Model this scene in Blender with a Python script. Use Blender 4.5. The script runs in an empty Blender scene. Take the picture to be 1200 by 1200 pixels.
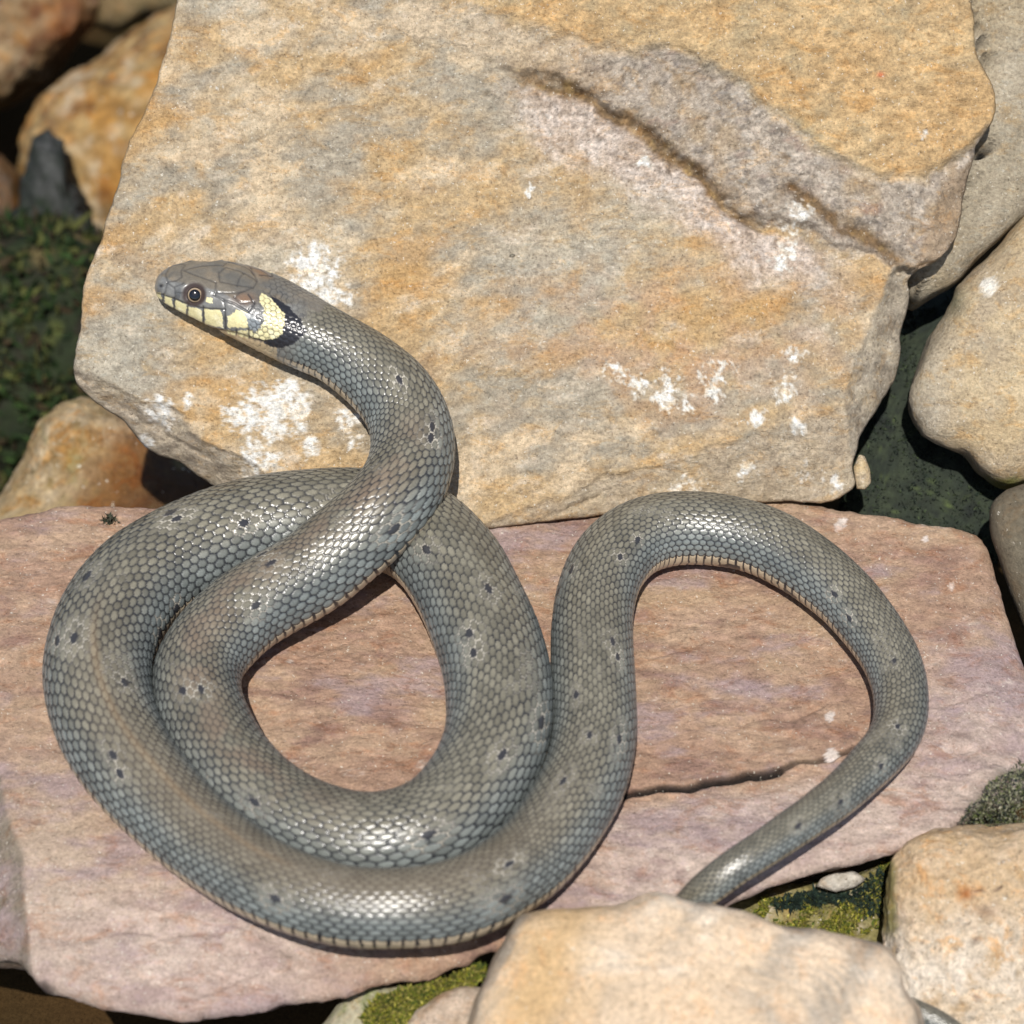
import bpy, bmesh, math
import numpy as np
from mathutils import Vector

# ------------------------------------------------------------------ camera, sky, sun, exposure
D = 0.125 / 0.17                                   # distance from the lens to the plane in focus (metres)
PITCH = math.radians(45.0)                # the camera looks down on the rocks
HALF = 0.17                               # tangent of half the field of view
U = 2 * HALF * D / 1200.0                 # metres per photo pixel at the focus distance
SP, CP = math.sin(PITCH), math.cos(PITCH)
CAM = np.array([0.0, -D * CP, D * SP])
RIGHT = np.array([1.0, 0, 0]); UP = np.array([0, SP, CP]); FWD = np.array([0, CP, -SP])

scn = bpy.context.scene
cam_data = bpy.data.cameras.new('camera')
cam_data.sensor_width = 36.0
cam_data.lens = 18.0 / HALF
cam_data.clip_start = 0.01
cam_data.clip_end = 200.0
cam_data.dof.use_dof = True
cam_data.dof.focus_distance = D - 0.020
cam_data.dof.aperture_fstop = 16.0
cam = bpy.data.objects.new('camera', cam_data)
scn.collection.objects.link(cam)
cam.location = CAM
cam.rotation_euler = (math.radians(90) - PITCH, 0, 0)
scn.camera = cam

SUN = Vector((-0.04, -0.515, 0.857)).normalized()     # direction towards the sun
world = bpy.data.worlds.new('World'); scn.world = world; world.use_nodes = True
wn = world.node_tree.nodes; wl = world.node_tree.links
sky = wn.new('ShaderNodeTexSky'); sky.sky_type = 'NISHITA'; sky.sun_disc = False
sky.sun_elevation = math.asin(SUN.z); sky.sun_rotation = math.atan2(SUN.x, SUN.y)
wn['Background'].inputs[1].default_value = 0.09
wl.new(sky.outputs[0], wn['Background'].inputs[0])
sd = bpy.data.lights.new('sun', 'SUN'); sd.energy = 5.0; sd.angle = math.radians(0.5)
sd.color = (1.0, 0.96, 0.90)
so = bpy.data.objects.new('sun', sd); scn.collection.objects.link(so)
so.rotation_euler = SUN.to_track_quat('Z', 'Y').to_euler(); so.location = (-0.3, -1, 2)
scn.view_settings.view_transform = 'Standard'; scn.view_settings.look = 'None'
scn.view_settings.exposure = 0.14; scn.view_settings.gamma = 1.0
scn.view_settings.use_curve_mapping = False

# ------------------------------------------------------------------ maths helpers
rng = np.random.default_rng(7)
_perm = rng.permutation(256); _perm = np.concatenate([_perm, _perm, _perm])
_grad = rng.normal(size=(256, 3)); _grad /= np.linalg.norm(_grad, axis=1)[:, None]; _grad = _grad.astype(np.float32) * 1.5

def gnoise(P):
    P = np.asarray(P, dtype=np.float64)
    fl = np.floor(P); f = (P - fl).astype(np.float32); i = fl.astype(np.int64) & 255
    u = f * f * f * (f * (f * 6 - 15) + 10)
    out = np.zeros(len(P), np.float32)
    for dx in (0, 1):
        wx = u[:, 0] if dx else 1 - u[:, 0]
        px = _perm[i[:, 0] + dx]
        for dy in (0, 1):
            wy = wx * (u[:, 1] if dy else 1 - u[:, 1])
            py = _perm[px + i[:, 1] + dy]
            for dz in (0, 1):
                g = _grad[_perm[py + i[:, 2] + dz]]
                d = g[:, 0] * (f[:, 0] - dx) + g[:, 1] * (f[:, 1] - dy) + g[:, 2] * (f[:, 2] - dz)
                out += wy * (u[:, 2] if dz else 1 - u[:, 2]) * d
    return out

def fbm(P, size, octaves=4, gain=0.5, seed=0.0, ridged=False):
    """fractal noise; size = wavelength in photo pixels, P in metres"""
    Q = P / (size * U) + np.array([seed * 17.3, seed * 5.7 + 3.1, seed * 11.9])
    s = np.zeros(len(P), np.float32); a = 1.0; tot = 0
    for o in range(octaves):
        n = gnoise(Q)
        if ridged: n = 1 - 2 * np.abs(n)
        s += a * n; tot += a; a *= gain; Q = Q * 2.03 + 7.7
    return s / tot

def ss(x, a=0.0, b=1.0):
    t = np.clip((x - a) / (b - a), 0, 1); return t * t * (3 - 2 * t)

def mix(a, b, t):
    return a + (b - a) * t[:, None]

def unproj(px, depth):
    px = np.asarray(px, float); depth = np.broadcast_to(depth, (len(px),))
    dx = (px[:, 0] - 600) / 600 * HALF; dy = (600 - px[:, 1]) / 600 * HALF
    return CAM + depth[:, None] * (FWD + dx[:, None] * RIGHT + dy[:, None] * UP)

def unproj_z(px, z):
    px = np.asarray(px, float); dy = (600 - px[:, 1]) / 600 * HALF
    return unproj(px, (z - CAM[2]) / (-SP + dy * CP))

def unproj_plane(px, P0, n):
    px = np.asarray(px, float)
    dx = (px[:, 0] - 600) / 600 * HALF; dy = (600 - px[:, 1]) / 600 * HALF
    d = FWD + dx[:, None] * RIGHT + dy[:, None] * UP
    t = ((P0 - CAM) @ n) / (d @ n)
    return CAM + t[:, None] * d

def project(P):
    q = P - CAM; dep = q @ FWD
    return np.stack([600 + (q @ RIGHT) / dep / HALF * 600, 600 - (q @ UP) / dep / HALF * 600], 1), dep

def seg_dist(p, poly):
    poly = np.asarray(poly, float); best = np.full(len(p), 1e9)
    for a, b in zip(poly[:-1], poly[1:]):
        ab = b - a; t = np.clip(((p - a) @ ab) / (ab @ ab), 0, 1)
        best = np.minimum(best, np.hypot(*(p - a - t[:, None] * ab).T))
    return best

def inside(p, poly):
    poly = np.asarray(poly, float); r = np.zeros(len(p), bool); x, y = p[:, 0], p[:, 1]
    for (x0, y0), (x1, y1) in zip(poly, np.roll(poly, -1, 0)):
        if y0 == y1: continue
        c = ((y0 > y) != (y1 > y)) & (x < (x1 - x0) * (y - y0) / (y1 - y0) + x0)
        r ^= c
    return r

# ------------------------------------------------------------------ scene helpers
def mesh_object(name, verts, faces, mat, col=None, parent=None, smooth=True):
    me = bpy.data.meshes.new(name)
    faces = [np.asarray(f, np.int32) for f in (faces if isinstance(faces, list) else [faces]) if len(f)]
    me.vertices.add(len(verts)); me.vertices.foreach_set('co', np.asarray(verts, np.float32).ravel())
    loops = np.concatenate([f.ravel() for f in faces])
    sizes = np.concatenate([np.full(len(f), f.shape[1], np.int32) for f in faces])
    me.loops.add(len(loops)); me.loops.foreach_set('vertex_index', loops)
    me.polygons.add(len(sizes))
    me.polygons.foreach_set('loop_start', np.concatenate([[0], np.cumsum(sizes)[:-1]]).astype(np.int32))
    me.polygons.foreach_set('loop_total', sizes)
    me.update(calc_edges=True)
    me.polygons.foreach_set('use_smooth', np.full(len(sizes), smooth))
    if col is not None:
        ca = me.color_attributes.new('Col', 'FLOAT_COLOR', 'POINT')
        c4 = np.ones((len(verts), 4), np.float32); c4[:, :3] = np.clip(col, 0.002, 0.95)
        ca.data.foreach_set('color', c4.ravel())
    me.materials.append(mat)
    o = bpy.data.objects.new(name, me); scn.collection.objects.link(o)
    if parent: o.parent = parent
    return o

def tag(o, label=None, cat=None, group=None, kind=None):
    if label: o['label'] = label
    if cat: o['category'] = cat
    if group: o['group'] = group
    if kind: o['kind'] = kind
    return o

def grid_faces(rows, cols):
    """quads for a rows x cols sheet closed around the columns"""
    r = np.arange(rows - 1)[:, None]; c = np.arange(cols)[None, :]; c2 = (c + 1) % cols
    return np.stack([r * cols + c, r * cols + c2, (r + 1) * cols + c2, (r + 1) * cols + c], -1).reshape(-1, 4)

def rock_mat(name, rough=0.78, grain=0.35, bump=0.5, speck=0.0, spec=0.3, warm=None, cool=None, mott=0.6, scale=1.0, pits=0.3, stretch=(1, 1, 1)):
    """stone: the mesh carries the broad colours; crisp mottling, mineral grains, pits and fine relief are added here"""
    m = bpy.data.materials.new(name); m.use_nodes = True
    N = m.node_tree.nodes; L = m.node_tree.links; b = N['Principled BSDF']
    at = N.new('ShaderNodeAttribute'); at.attribute_name = 'Col'
    tc = N.new('ShaderNodeTexCoord')
    def noise(sc, det, ro, dist=0.0, off=0.0):
        mp = N.new('ShaderNodeMapping'); mp.inputs['Location'].default_value = (off, off * .7, -off); mp.inputs['Scale'].default_value = stretch if sc < 1000 else (1, 1, 1)
        L.new(tc.outputs['Object'], mp.inputs[0])
        n = N.new('ShaderNodeTexNoise'); n.inputs['Scale'].default_value = sc * scale; n.inputs['Detail'].default_value = det
        n.inputs['Roughness'].default_value = ro; n.inputs['Distortion'].default_value = dist; L.new(mp.outputs[0], n.inputs[0]); return n
    def rng_(src, a, b_, c, d):
        r = N.new('ShaderNodeMapRange'); r.inputs[1].default_value = a; r.inputs[2].default_value = b_; r.inputs[3].default_value = c; r.inputs[4].default_value = d
        L.new(src, r.inputs[0]); return r.outputs[0]
    def mixc(f, A, B, mode='MIX'):
        x = N.new('ShaderNodeMix'); x.data_type = 'RGBA'; x.blend_type = mode
        if hasattr(f, 'is_linked'): L.new(f, x.inputs[0])
        else: x.inputs[0].default_value = f
        for s, k in ((A, 6), (B, 7)):
            if hasattr(s, 'is_linked'): L.new(s, x.inputs[k])
            else: x.inputs[k].default_value = (*s, 1)
        return x.outputs[2]
    out = at.outputs['Color']
    big = noise(200, 12, 0.74, 0.6); med = noise(520, 10, 0.78, 0.3, 3.1); fin = noise(1250, 4, 0.75, 0, 7.7)
    if warm: out = mixc(rng_(big.outputs[0], 0.52, 0.62, 0, mott), out, mixc(1.0, out, warm, 'MULTIPLY'))
    if cool: out = mixc(rng_(med.outputs[0], 0.53, 0.64, 0, mott), out, mixc(1.0, out, cool, 'MULTIPLY'))
    br = N.new('ShaderNodeMath'); br.operation = 'ADD'; L.new(rng_(fin.outputs[0], 0.3, 0.7, -grain, grain), br.inputs[0]); L.new(rng_(med.outputs[0], 0.3, 0.7, 1 - grain * .8, 1 + grain * .8), br.inputs[1])
    mul = N.new('ShaderNodeVectorMath'); mul.operation = 'SCALE'; L.new(out, mul.inputs[0]); L.new(br.outputs[0], mul.inputs['Scale']); out = mul.outputs[0]
    vo = N.new('ShaderNodeTexVoronoi'); vo.inputs['Scale'].default_value = 1300 * scale
    wrp = N.new('ShaderNodeMix'); wrp.data_type = 'RGBA'; wrp.blend_type = 'LINEAR_LIGHT'; wrp.inputs[0].default_value = 0.0012 / scale
    L.new(tc.outputs['Object'], wrp.inputs[6]); L.new(fin.outputs['Color'], wrp.inputs[7]); L.new(wrp.outputs[2], vo.inputs['Vector'])
    sp = N.new('ShaderNodeSeparateColor'); L.new(vo.outputs['Color'], sp.inputs[0])
    spot = rng_(vo.outputs['Distance'], 0.18, 0.30, 1, 0)
    def pick(ch, frac):
        g = N.new('ShaderNodeMath'); g.operation = 'LESS_THAN'; g.inputs[1].default_value = frac; L.new(sp.outputs[ch], g.inputs[0])
        q = N.new('ShaderNodeMath'); q.operation = 'MULTIPLY'; L.new(spot, q.inputs[0]); L.new(g.outputs[0], q.inputs[1]); return q.outputs[0]
    if speck > 0: out = mixc(pick(0, speck), out, (0.70, 0.65, 0.55))
    if pits > 0: out = mixc(pick(1, pits * .35), out, mixc(1.0, out, (.42, .38, .34), 'MULTIPLY'))
    L.new(out, b.inputs['Base Color'])
    h = N.new('ShaderNodeMath'); h.operation = 'MULTIPLY_ADD'; L.new(med.outputs[0], h.inputs[0]); h.inputs[1].default_value = 1.6; L.new(fin.outputs[0], h.inputs[2])
    bp = N.new('ShaderNodeBump'); bp.inputs['Strength'].default_value = bump; bp.inputs['Distance'].default_value = 0.0007 / scale
    L.new(h.outputs[0], bp.inputs['Height']); L.new(bp.outputs[0], b.inputs['Normal'])
    b.inputs['Roughness'].default_value = rough; b.inputs['Specular IOR Level'].default_value = spec
    return m

def C3(*c): return np.array(c, np.float32)

# ------------------------------------------------------------------ rock builders
def closed_outline(outline, M, jitter, seed):
    o = np.asarray(outline, float); q = np.vstack([o, o[:1]])
    s = np.concatenate([[0], np.cumsum(np.hypot(*np.diff(q, axis=0).T))])
    t = np.linspace(0, s[-1], M, endpoint=False)
    p = np.stack([np.interp(t, s, q[:, 0]), np.interp(t, s, q[:, 1])], 1)
    k = np.exp(-0.5 * (np.arange(-12, 13) / 3.0) ** 2); k /= k.sum()
    for c in (0, 1):
        p[:, c] = np.convolve(np.concatenate([p[-12:, c], p[:, c], p[:12, c]]), k, 'valid')
    tang = np.roll(p, -1, 0) - np.roll(p, 1, 0); nrm = np.stack([tang[:, 1], -tang[:, 0]], 1)
    nrm /= np.linalg.norm(nrm, axis=1)[:, None] + 1e-9
    P3 = np.concatenate([p, np.zeros((M, 1))], 1) * U
    p = p + nrm * (jitter * (fbm(P3, 60, 4, 0.6, seed) * 1.6))[:, None]
    return p

def slab(name, outline, center, P0, n, thick, height, colour, mat, M, K, rim=8, jitter=3.0, undercut=0.5, side_amp=7, seed=1, side_col=None):
    """a flat stone: its face follows an outline on a plane, with relief, a broken rim, layered sides and an underside"""
    c = np.asarray(center, float); o = closed_outline(outline, M, jitter, seed)
    rho = np.linspace(0.004, 1, K)
    px = (c + rho[:, None, None] * (o - c)[None]).reshape(-1, 2)
    R = np.hypot(*(o - c).T)
    edge = ((1 - rho)[:, None] * R[None]).ravel()
    base = unproj_plane(px, P0, n)
    w = height(px, base)
    e = np.clip(1 - edge / rim, 0, 1); w = w - rim * 0.7 * (1 - np.sqrt(np.clip(1 - e * e, 0, 1)))
    top = base + n * (w * U)[:, None]
    col = colour(px, base)
    rimv = top[-M:]
    ctr = unproj_plane(c[None], P0, n)[0]
    inward = ctr - rimv; inward -= np.outer(inward @ n, n); inward /= np.linalg.norm(inward, axis=1)[:, None]
    rows = [top]; cols = [col]
    S = 20
    sc = col[-M:] if side_col is None else np.broadcast_to(side_col, (M, 3))
    for k in range(1, S + 1):
        d = thick * U * (k / S) ** 1.3
        p = rimv - n * d + inward * (undercut * d)
        lay = fbm(p * np.array([0.35, 0.35, 1.6]) if abs(n[2]) > .9 else p, 30, 4, 0.6, seed + 3)
        p = p + inward * (lay * side_amp * U * min(1, k / 2))[:, None]
        rows.append(p)
        cols.append(sc * (0.85 + 0.5 * lay[:, None]))
    bot = rows[-1]; bc = bot.mean(0)
    for f in (0.6, 0.2, 0.0):
        rows.append(bc + (bot - bc) * f); cols.append(cols[-1])
    V = np.vstack(rows); F = grid_faces(K + S + 3, M)[:, ::-1]
    cap = np.stack([np.full(M, len(V)), np.arange(M), (np.arange(M) + 1) % M], 1)[:, ::-1]
    V = np.vstack([V, top[:M].mean(0)]); CC = np.vstack(cols + [col[:1]])
    return mesh_object(name, V, [F, cap], mat, CC)

_ico = {}
def ico(sub):
    if sub not in _ico:
        bm = bmesh.new(); bmesh.ops.create_icosphere(bm, subdivisions=sub, radius=1)
        v = np.array([x.co[:] for x in bm.verts]); f = np.array([[x.index for x in p.verts] for p in bm.faces]); bm.free()
        _ico[sub] = (v, f)
    return _ico[sub]

def boulder(name, outline, center, t, thick, colour, mat, sub=6, square=0.65, tilt=(0, 0), amp=5, mid=1.2, seed=1, jitter=2, extra=None, facet=0.0):
    """a rounded or blocky stone whose outline, seen from the path, is the given one"""
    v, f = ico(sub); c = np.asarray(center, float)
    o = closed_outline(outline, 720, jitter, seed) - c
    ang = np.arctan2(o[:, 1], o[:, 0]); rad = np.hypot(*o.T); k = np.argsort(ang); ang, rad = ang[k], rad[k]
    phi = np.arctan2(v[:, 1], v[:, 0]); r = np.interp(phi, np.r_[ang - 2 * math.pi, ang, ang + 2 * math.pi], np.r_[rad, rad, rad])
    s = np.hypot(v[:, 0], v[:, 1]); z = v[:, 2]
    s2 = s ** square; z2 = np.sign(z) * np.abs(z) ** square
    px = c + np.stack([np.cos(phi), np.sin(phi)], 1) * (r * s2)[:, None]
    tt = t + thick * z2 + tilt[0] * (px[:, 0] - c[0]) + tilt[1] * (px[:, 1] - c[1])
    if extra is not None: tt = tt + extra(px, z)
    P = unproj(px, D - tt * U)
    ctr = unproj(c[None], D - t * U)[0]
    out = P - ctr; out /= np.linalg.norm(out, axis=1)[:, None] + 1e-12
    nz = fbm(P, 130, 5, 0.5, seed) * amp + fbm(P, 22, 3, 0.6, seed + 2) * mid
    if facet > 0: nz = nz - facet * np.abs(fbm(P, 100, 2, 0.4, seed + 9))
    P = P + out * (nz * U)[:, None]
    return mesh_object(name, P, f[:, ::-1] if False else f, mat, colour(px, P))

def palette(P, base, alt, alt2, s=1, size=90, fine=14, contrast=0.25, stretch=(1, 1, 1), k1=1.0, k2=1.0):
    Q = P * np.array(stretch)
    a = ss(fbm(Q, size, 5, 0.6, s), -0.25 / k1, 0.35 / k1); b = ss(fbm(Q, size * 0.6, 5, 0.6, s + 5), 0.0, 0.4 / k2)
    c = mix(mix(np.broadcast_to(base, (len(P), 3)), alt, a), alt2, b)
    g = 1 + contrast * fbm(Q, fine, 4, 0.65, s + 8) * 1.6
    return c * g[:, None]

# ------------------------------------------------------------------ materials
M_TAN = rock_mat('tan_sandstone', 0.72, 0.38, 0.9, speck=0.14, warm=(1.04, .89, .69), cool=(.76, .82, .88), mott=0.85, pits=.8, stretch=(.55, 1, 1))
M_RED = rock_mat('reddish_slate', 0.68, 0.28, 0.8, speck=0.10, warm=(.86, .70, .60), cool=(.84, .84, .93), mott=0.85, pits=.5, stretch=(.55, .9, 1))
M_PALE = rock_mat('pale_stone', 0.7, 0.26, 0.8, speck=0.05, warm=(1.1, .88, .68), cool=(.82, .84, .86), mott=0.5, scale=.8)
M_PIT = rock_mat('pitted_stone', 0.7, 0.30, 0.8, speck=0.2, warm=(1.05, .80, .55), cool=(.80, .76, .76), mott=0.8, scale=.7, pits=.8)
M_WET = rock_mat('wet_stone', 0.35, 0.3, 0.6, spec=0.5)
M_WETROCK = rock_mat('wet_rusty_rock', 0.42, 0.3, 0.8, speck=0.05, warm=(1.0, .70, .35), cool=(.6, .62, .6), mott=0.9, scale=.6, spec=.45)
M_MOSS = rock_mat('moss', 0.8, 0.3, 0.4)
M_SOIL = rock_mat('damp_soil', 0.95, 0.3, 0.5, spec=0.03)

# ------------------------------------------------------------------ the ground: a dark damp streambed
def build_ground():
    nx = 160
    g = np.linspace(-1, 1, nx); g = np.sign(g) * np.abs(g) ** 2.2 * 6.0
    X, Y = np.meshgrid(g, g, indexing='ij'); P = np.stack([X.ravel(), Y.ravel(), np.zeros(nx * nx)], 1)
    h = -0.075 - 0.13 * ss(P[:, 1], 0.02, 0.14) * ss(-P[:, 0], 0.03, 0.12) * (1 - ss(P[:, 1], 0.5, 0.9)) - 0.02 * ss(-P[:, 1], 0, 0.15)
    h += (fbm(P, 260, 5, 0.5, 2) * 40 * U)
    P[:, 2] = h
    i = np.arange(nx - 1)[:, None]; j = np.arange(nx - 1)[None]
    F = np.stack([i * nx + j, (i + 1) * nx + j, (i + 1) * nx + j + 1, i * nx + j + 1], -1).reshape(-1, 4)
    col = palette(P, C3(.040, .022, .009), C3(.020, .017, .007), C3(.065, .034, .012), 3, 120)
    tag(mesh_object('ground', P, F, M_SOIL, col), kind='structure')
build_ground()

# ------------------------------------------------------------------ the big tan slab at the back
N_BACK = np.array([0.0, -SP, CP])
P_BACK = unproj_z(np.array([[590.0, 612.0]]), 15 * U)[0]
L1 = ([120, 200, 280, 430, 600, 680, 740, 800, 870, 950, 1060, 1200], [-45, -14, 3, 30, 80, 112, 150, 192, 250, 275, 325, 360])
L2 = ([300, 400, 560, 640, 700, 760, 800, 850, 900, 960, 1010, 1080, 1115, 1160, 1200], [-60, -22, 15, 40, 58, 60, 66, 93, 128, 180, 205, 215, 185, 150, 140])
BL = ([40, 85, 150, 200, 250, 300, 430, 520], [428, 432, 460, 480, 518, 550, 598, 640])
BR = ([520, 560, 620, 700, 760, 870, 1000, 1060, 1100], [640, 615, 592, 563, 547, 512, 467, 440, 430])
RS = ([300, 322, 350, 400, 470, 530, 600], [1060, 1046, 1032, 1014, 988, 998, 1004])
RT = ([120, 180, 215, 260, 310, 330], [1175, 1138, 1106, 1086, 1074, 1072])
WHITE = [(368, 318, 22), (385, 338, 16), (358, 312, 12), (392, 352, 10), (338, 462, 16), (312, 478, 22), (335, 488, 20), (296, 470, 12), (290, 490, 12), (345, 500, 12), (362, 522, 9), (275, 487, 11), (318, 505, 12),
         (300, 543, 18), (312, 541, 12), (413, 488, 10), (415, 518, 8), (190, 484, 12), (178, 488, 9), (220, 470, 6), (920, 305, 13), (924, 288, 12), (930, 268, 14), (935, 250, 12), (917, 312, 9),
         (162, 508, 7), (168, 516, 9), (725, 432, 12), (745, 455, 13), (785, 450, 14), (778, 470, 14), (805, 470, 12), (838, 440, 16), (836, 458, 13), (920, 453, 14), (932, 415, 12), (885, 492, 11), (930, 497, 9), (808, 562, 13), (795, 572, 9), (878, 551, 11), (946, 552, 13), (985, 566, 9), 
         (758, 186, 6), (1086, 161, 5), (255, 105, 3), (620, 225, 4)]

def jit(px, base, amp, size, seed):
    return px + np.stack([fbm(base, size, 3, 0.5, seed), fbm(base, size, 3, 0.5, seed + 1)], 1) * amp

def back_regions(px, base):
    q = jit(jit(px, base, 16, 60, 21), base, 7, 18, 33)
    x, y = q[:, 0], q[:, 1]
    l1 = np.interp(x, *L1); l2 = np.interp(x, *L2)
    return x, y, y - l1, y - l2, y - np.interp(x, *BL), y - np.interp(x, *BR), x - np.interp(y, *RS), x - np.interp(y, *RT)

def back_height(px, base):
    x, y, d1, d2, dbl, dbr, drs, drt = back_regions(px, base)
    a = 22
    strat = base @ np.array([[0.9, 0.35, 0], [-0.35, 0.9, 0], [0, 0, 1.0]]).T * np.array([0.45, 1, 1])
    w = fbm(base, 320, 3, 0.5, 1) * 9 + fbm(strat, 60, 5, 0.6, 2) * 4.5 + fbm(strat, 13, 3, 0.6, 3) * 1.6
    fade = ss(x, 260, 620)
    fade = ss(x, 420, 760)
    w += ss(-d1, 0, 10) * (1.5 + 9.5 * fade) + ss(-d2, -3, 12) * (2 + 7 * fade)
    band = ss(-d1, -25, 5) * ss(d2, -4, 6) * ss(x, 420, 640)
    w += band * (fbm(base, 70, 3, 0.6, 9) * 16 + fbm(base, 24, 4, 0.7, 5) * 9 + fbm(base, 8, 2, 0.6, 6) * 3.5)
    w -= 15 * np.exp(-((d1 - 4) / 12) ** 2) * (0.6 + fbm(base, 40, 3, .6, 34)) * ss(x, 600, 700) * ss(-x, -960, -860)
    h2 = seg_dist(np.stack([x, y], 1), [(925, 222), (965, 250), (1005, 278), (1052, 308)])
    w -= 7 * np.exp(-(h2 / 7) ** 2)
    below = ss(d1, 0, 8) * ss(-d1, -75, -20) * ss(x, 560, 660) * ss(-x, -900, -780)
    w += below * fbm(base, 24, 4, 0.7, 7) * 8
    left = x < 500
    w -= np.where(left, np.clip(dbl, 0, 90) * 0.95 + ss(dbl, 0, 4) * 2, 0)
    w -= np.where(left & (dbl > 0), fbm(base * np.array([.5, 1, 1]), 18, 4, 0.6, 8) * 5, 0)
    w -= np.where(~left, np.clip(dbr, 0, 90) * 0.33 + ss(dbr, 0, 5) * 1.5, 0)
    w -= np.where(~left & (dbr > 0), fbm(base * np.array([.5, 1, 1]), 22, 4, 0.6, 8) * 4, 0)
    rs = np.where((y > 318) & (x > 900), np.clip(drs, 0, 80), 0); w -= rs * 0.8
    rt = np.where((y < 330) & (x > 1000), np.clip(drt, 0, 80), 0); w -= rt * 0.55
    for cr, dep, wd in (([(375 / 3, 380), (140, 397), (160, 413), (175, 430)], 3, 2.2), ([(1048, 330), (1066, 322), (1100, 306)], 9, 3.5), ([(640, 604), (660, 594), (700, 588)], 4, 2.5),
                        ([(85, 441), (93, 446), (110, 449)], 5, 2.5), ([(140, 480), (160, 486), (180, 499), (215, 520), (250, 540)], 4, 2.5), ([(330, 528), (390, 528), (430, 545)], 2, 2)):
        w -= dep * np.exp(-(seg_dist(np.stack([x, y], 1), cr) / wd) ** 2)
    return w

def back_colour(px, base):
    x, y, d1, d2, dbl, dbr, drs, drt = back_regions(px, base)
    rot = base @ np.array([[0.92, 0.38, 0], [-0.38, 0.92, 0], [0, 0, 1.0]]).T * np.array([0.5, 1, 1])
    c = palette(rot, C3(.46, .325, .175), C3(.35, .30, .225), C3(.55, .43, .285), 11, 120, 11, 0.36, k1=2.2, k2=1.8)
    c = mix(c, palette(rot, C3(.38, .345, .275), C3(.45, .395, .30), C3(.32, .285, .225), 27, 50, 9, 0.4), ss(fbm(rot, 150, 6, 0.68, 12), 0.0, 0.32) * 0.8)      # greyer bands
    c = mix(c, C3(.46, .27, .10), ss(fbm(rot, 110, 5, 0.65, 13), 0.08, 0.35) * 0.65)
    c = mix(c, C3(.30, .205, .12), ss(fbm(rot, 75, 5, 0.68, 37), 0.16, 0.4) * 0.55)       # rusty stains
    c = mix(c, C3(.62, .52, .40), ss(fbm(rot, 34, 5, 0.75, 14), 0.12, 0.42) * 0.7)
    c = mix(c, C3(.25, .19, .12), ss(fbm(rot, 26, 4, 0.75, 28), 0.22, 0.5) * 0.55)
    up = ss(-d2, 2, 14)
    ora = palette(rot, C3(.47, .31, .15), C3(.52, .38, .21), C3(.37, .27, .15), 15, 120, 10, 0.5)
    ora = mix(ora, C3(.36, .31, .20), ss(fbm(base, 90, 4, .65, 29), 0.1, .45) * .6)
    c = mix(c, ora, up * ss(x, 380, 600))
    band = ss(-d1, -4, 6) * ss(d2, -4, 8) * ss(x, 300, 620) * (0.3 + 0.7 * ss(x, 620, 740))
    gre = palette(base, C3(.36, .305, .245), C3(.47, .405, .335), C3(.22, .19, .165), 16, 26, 6, 0.6)
    gre = mix(gre, C3(.30, .20, .16), ss(fbm(rot, 40, 4, .65, 38), .1, .35) * .6)
    gre = mix(gre, C3(.40, .28, .15), ss(fbm(base, 60, 3, .6, 30), .05, .35) * .5)
    c = mix(c, gre, band * 0.95)
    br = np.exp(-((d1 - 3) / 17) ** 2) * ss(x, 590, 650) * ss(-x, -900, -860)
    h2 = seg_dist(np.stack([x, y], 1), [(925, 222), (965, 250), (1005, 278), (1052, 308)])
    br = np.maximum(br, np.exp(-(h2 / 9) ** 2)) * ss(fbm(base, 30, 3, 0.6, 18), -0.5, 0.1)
    c = mix(c, palette(base, C3(.22, .135, .06), C3(.15, .10, .055), C3(.30, .20, .08), 35, 30, 9, .4), np.clip(br * 1.25, 0, 1) * 0.95)  # brown of the ledge hollows, with their shade put into the colour
    # pale crusted patch beneath the broken ledge
    pc = ss(d1, 6, 16) * ss(-d1 + 30 * fbm(base, 50, 3, .6, 36), -95, -45) * ss(x, 570, 650) * ss(-x, -1010, -930)
    c = mix(c, palette(base, C3(.46, .37, .30), C3(.58, .50, .44), C3(.34, .26, .20), 19, 26, 7, 0.8), pc * 0.9)
    pk = np.exp(-(((x - 800) / 190) ** 2 + ((y - 400) / 90) ** 2))
    c = mix(c, C3(.47, .30, .20), pk * ss(fbm(base, 60, 4, 0.6, 20), -0.2, 0.3) * 0.6)
    c = mix(c, palette(base, C3(.37, .31, .235), C3(.43, .36, .26), C3(.30, .25, .19), 22, 40, 9, 0.35), np.where(x < 500, ss(dbl, -2, 4), ss(dbr, -3, 10) * 0.7))
    c = mix(c, palette(base, C3(.37, .315, .24), C3(.44, .37, .27), C3(.28, .23, .17), 23, 40, 9, 0.35), np.where((y > 318) & (x > 900), ss(drs, -3, 4), 0))
    c = mix(c, C3(.34, .25, .165), np.where((y < 330) & (x > 1000), ss(drt, -3, 5), 0) * 0.8)
    wmask = np.full(len(px), -1.0); pw_ = jit(px, base, 14, 22, 26)
    for wx, wy, wr in WHITE:
        wmask = np.maximum(wmask, 1 - np.hypot(pw_[:, 0] - wx, pw_[:, 1] - wy) / (wr * 1.45))
    nzw = np.clip(wmask, -1, 0.6) + 0.8 * fbm(base, 24, 3, 0.6, 24) + 1.1 * fbm(base, 7, 2, 0.75, 25) - 0.22 * ((px[:, 0] > 600) & (px[:, 1] > 350)) + 0.07 * (px[:, 0] < 600)
    c = mix(c, C3(.60, .54, .45), ss(nzw, 0.16, 0.36) * .8)
    c = mix(c, palette(base, C3(.74, .72, .67), C3(.80, .79, .75), C3(.60, .57, .50), 39, 14, 5, .15), ss(nzw, 0.36, 0.66))
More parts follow.
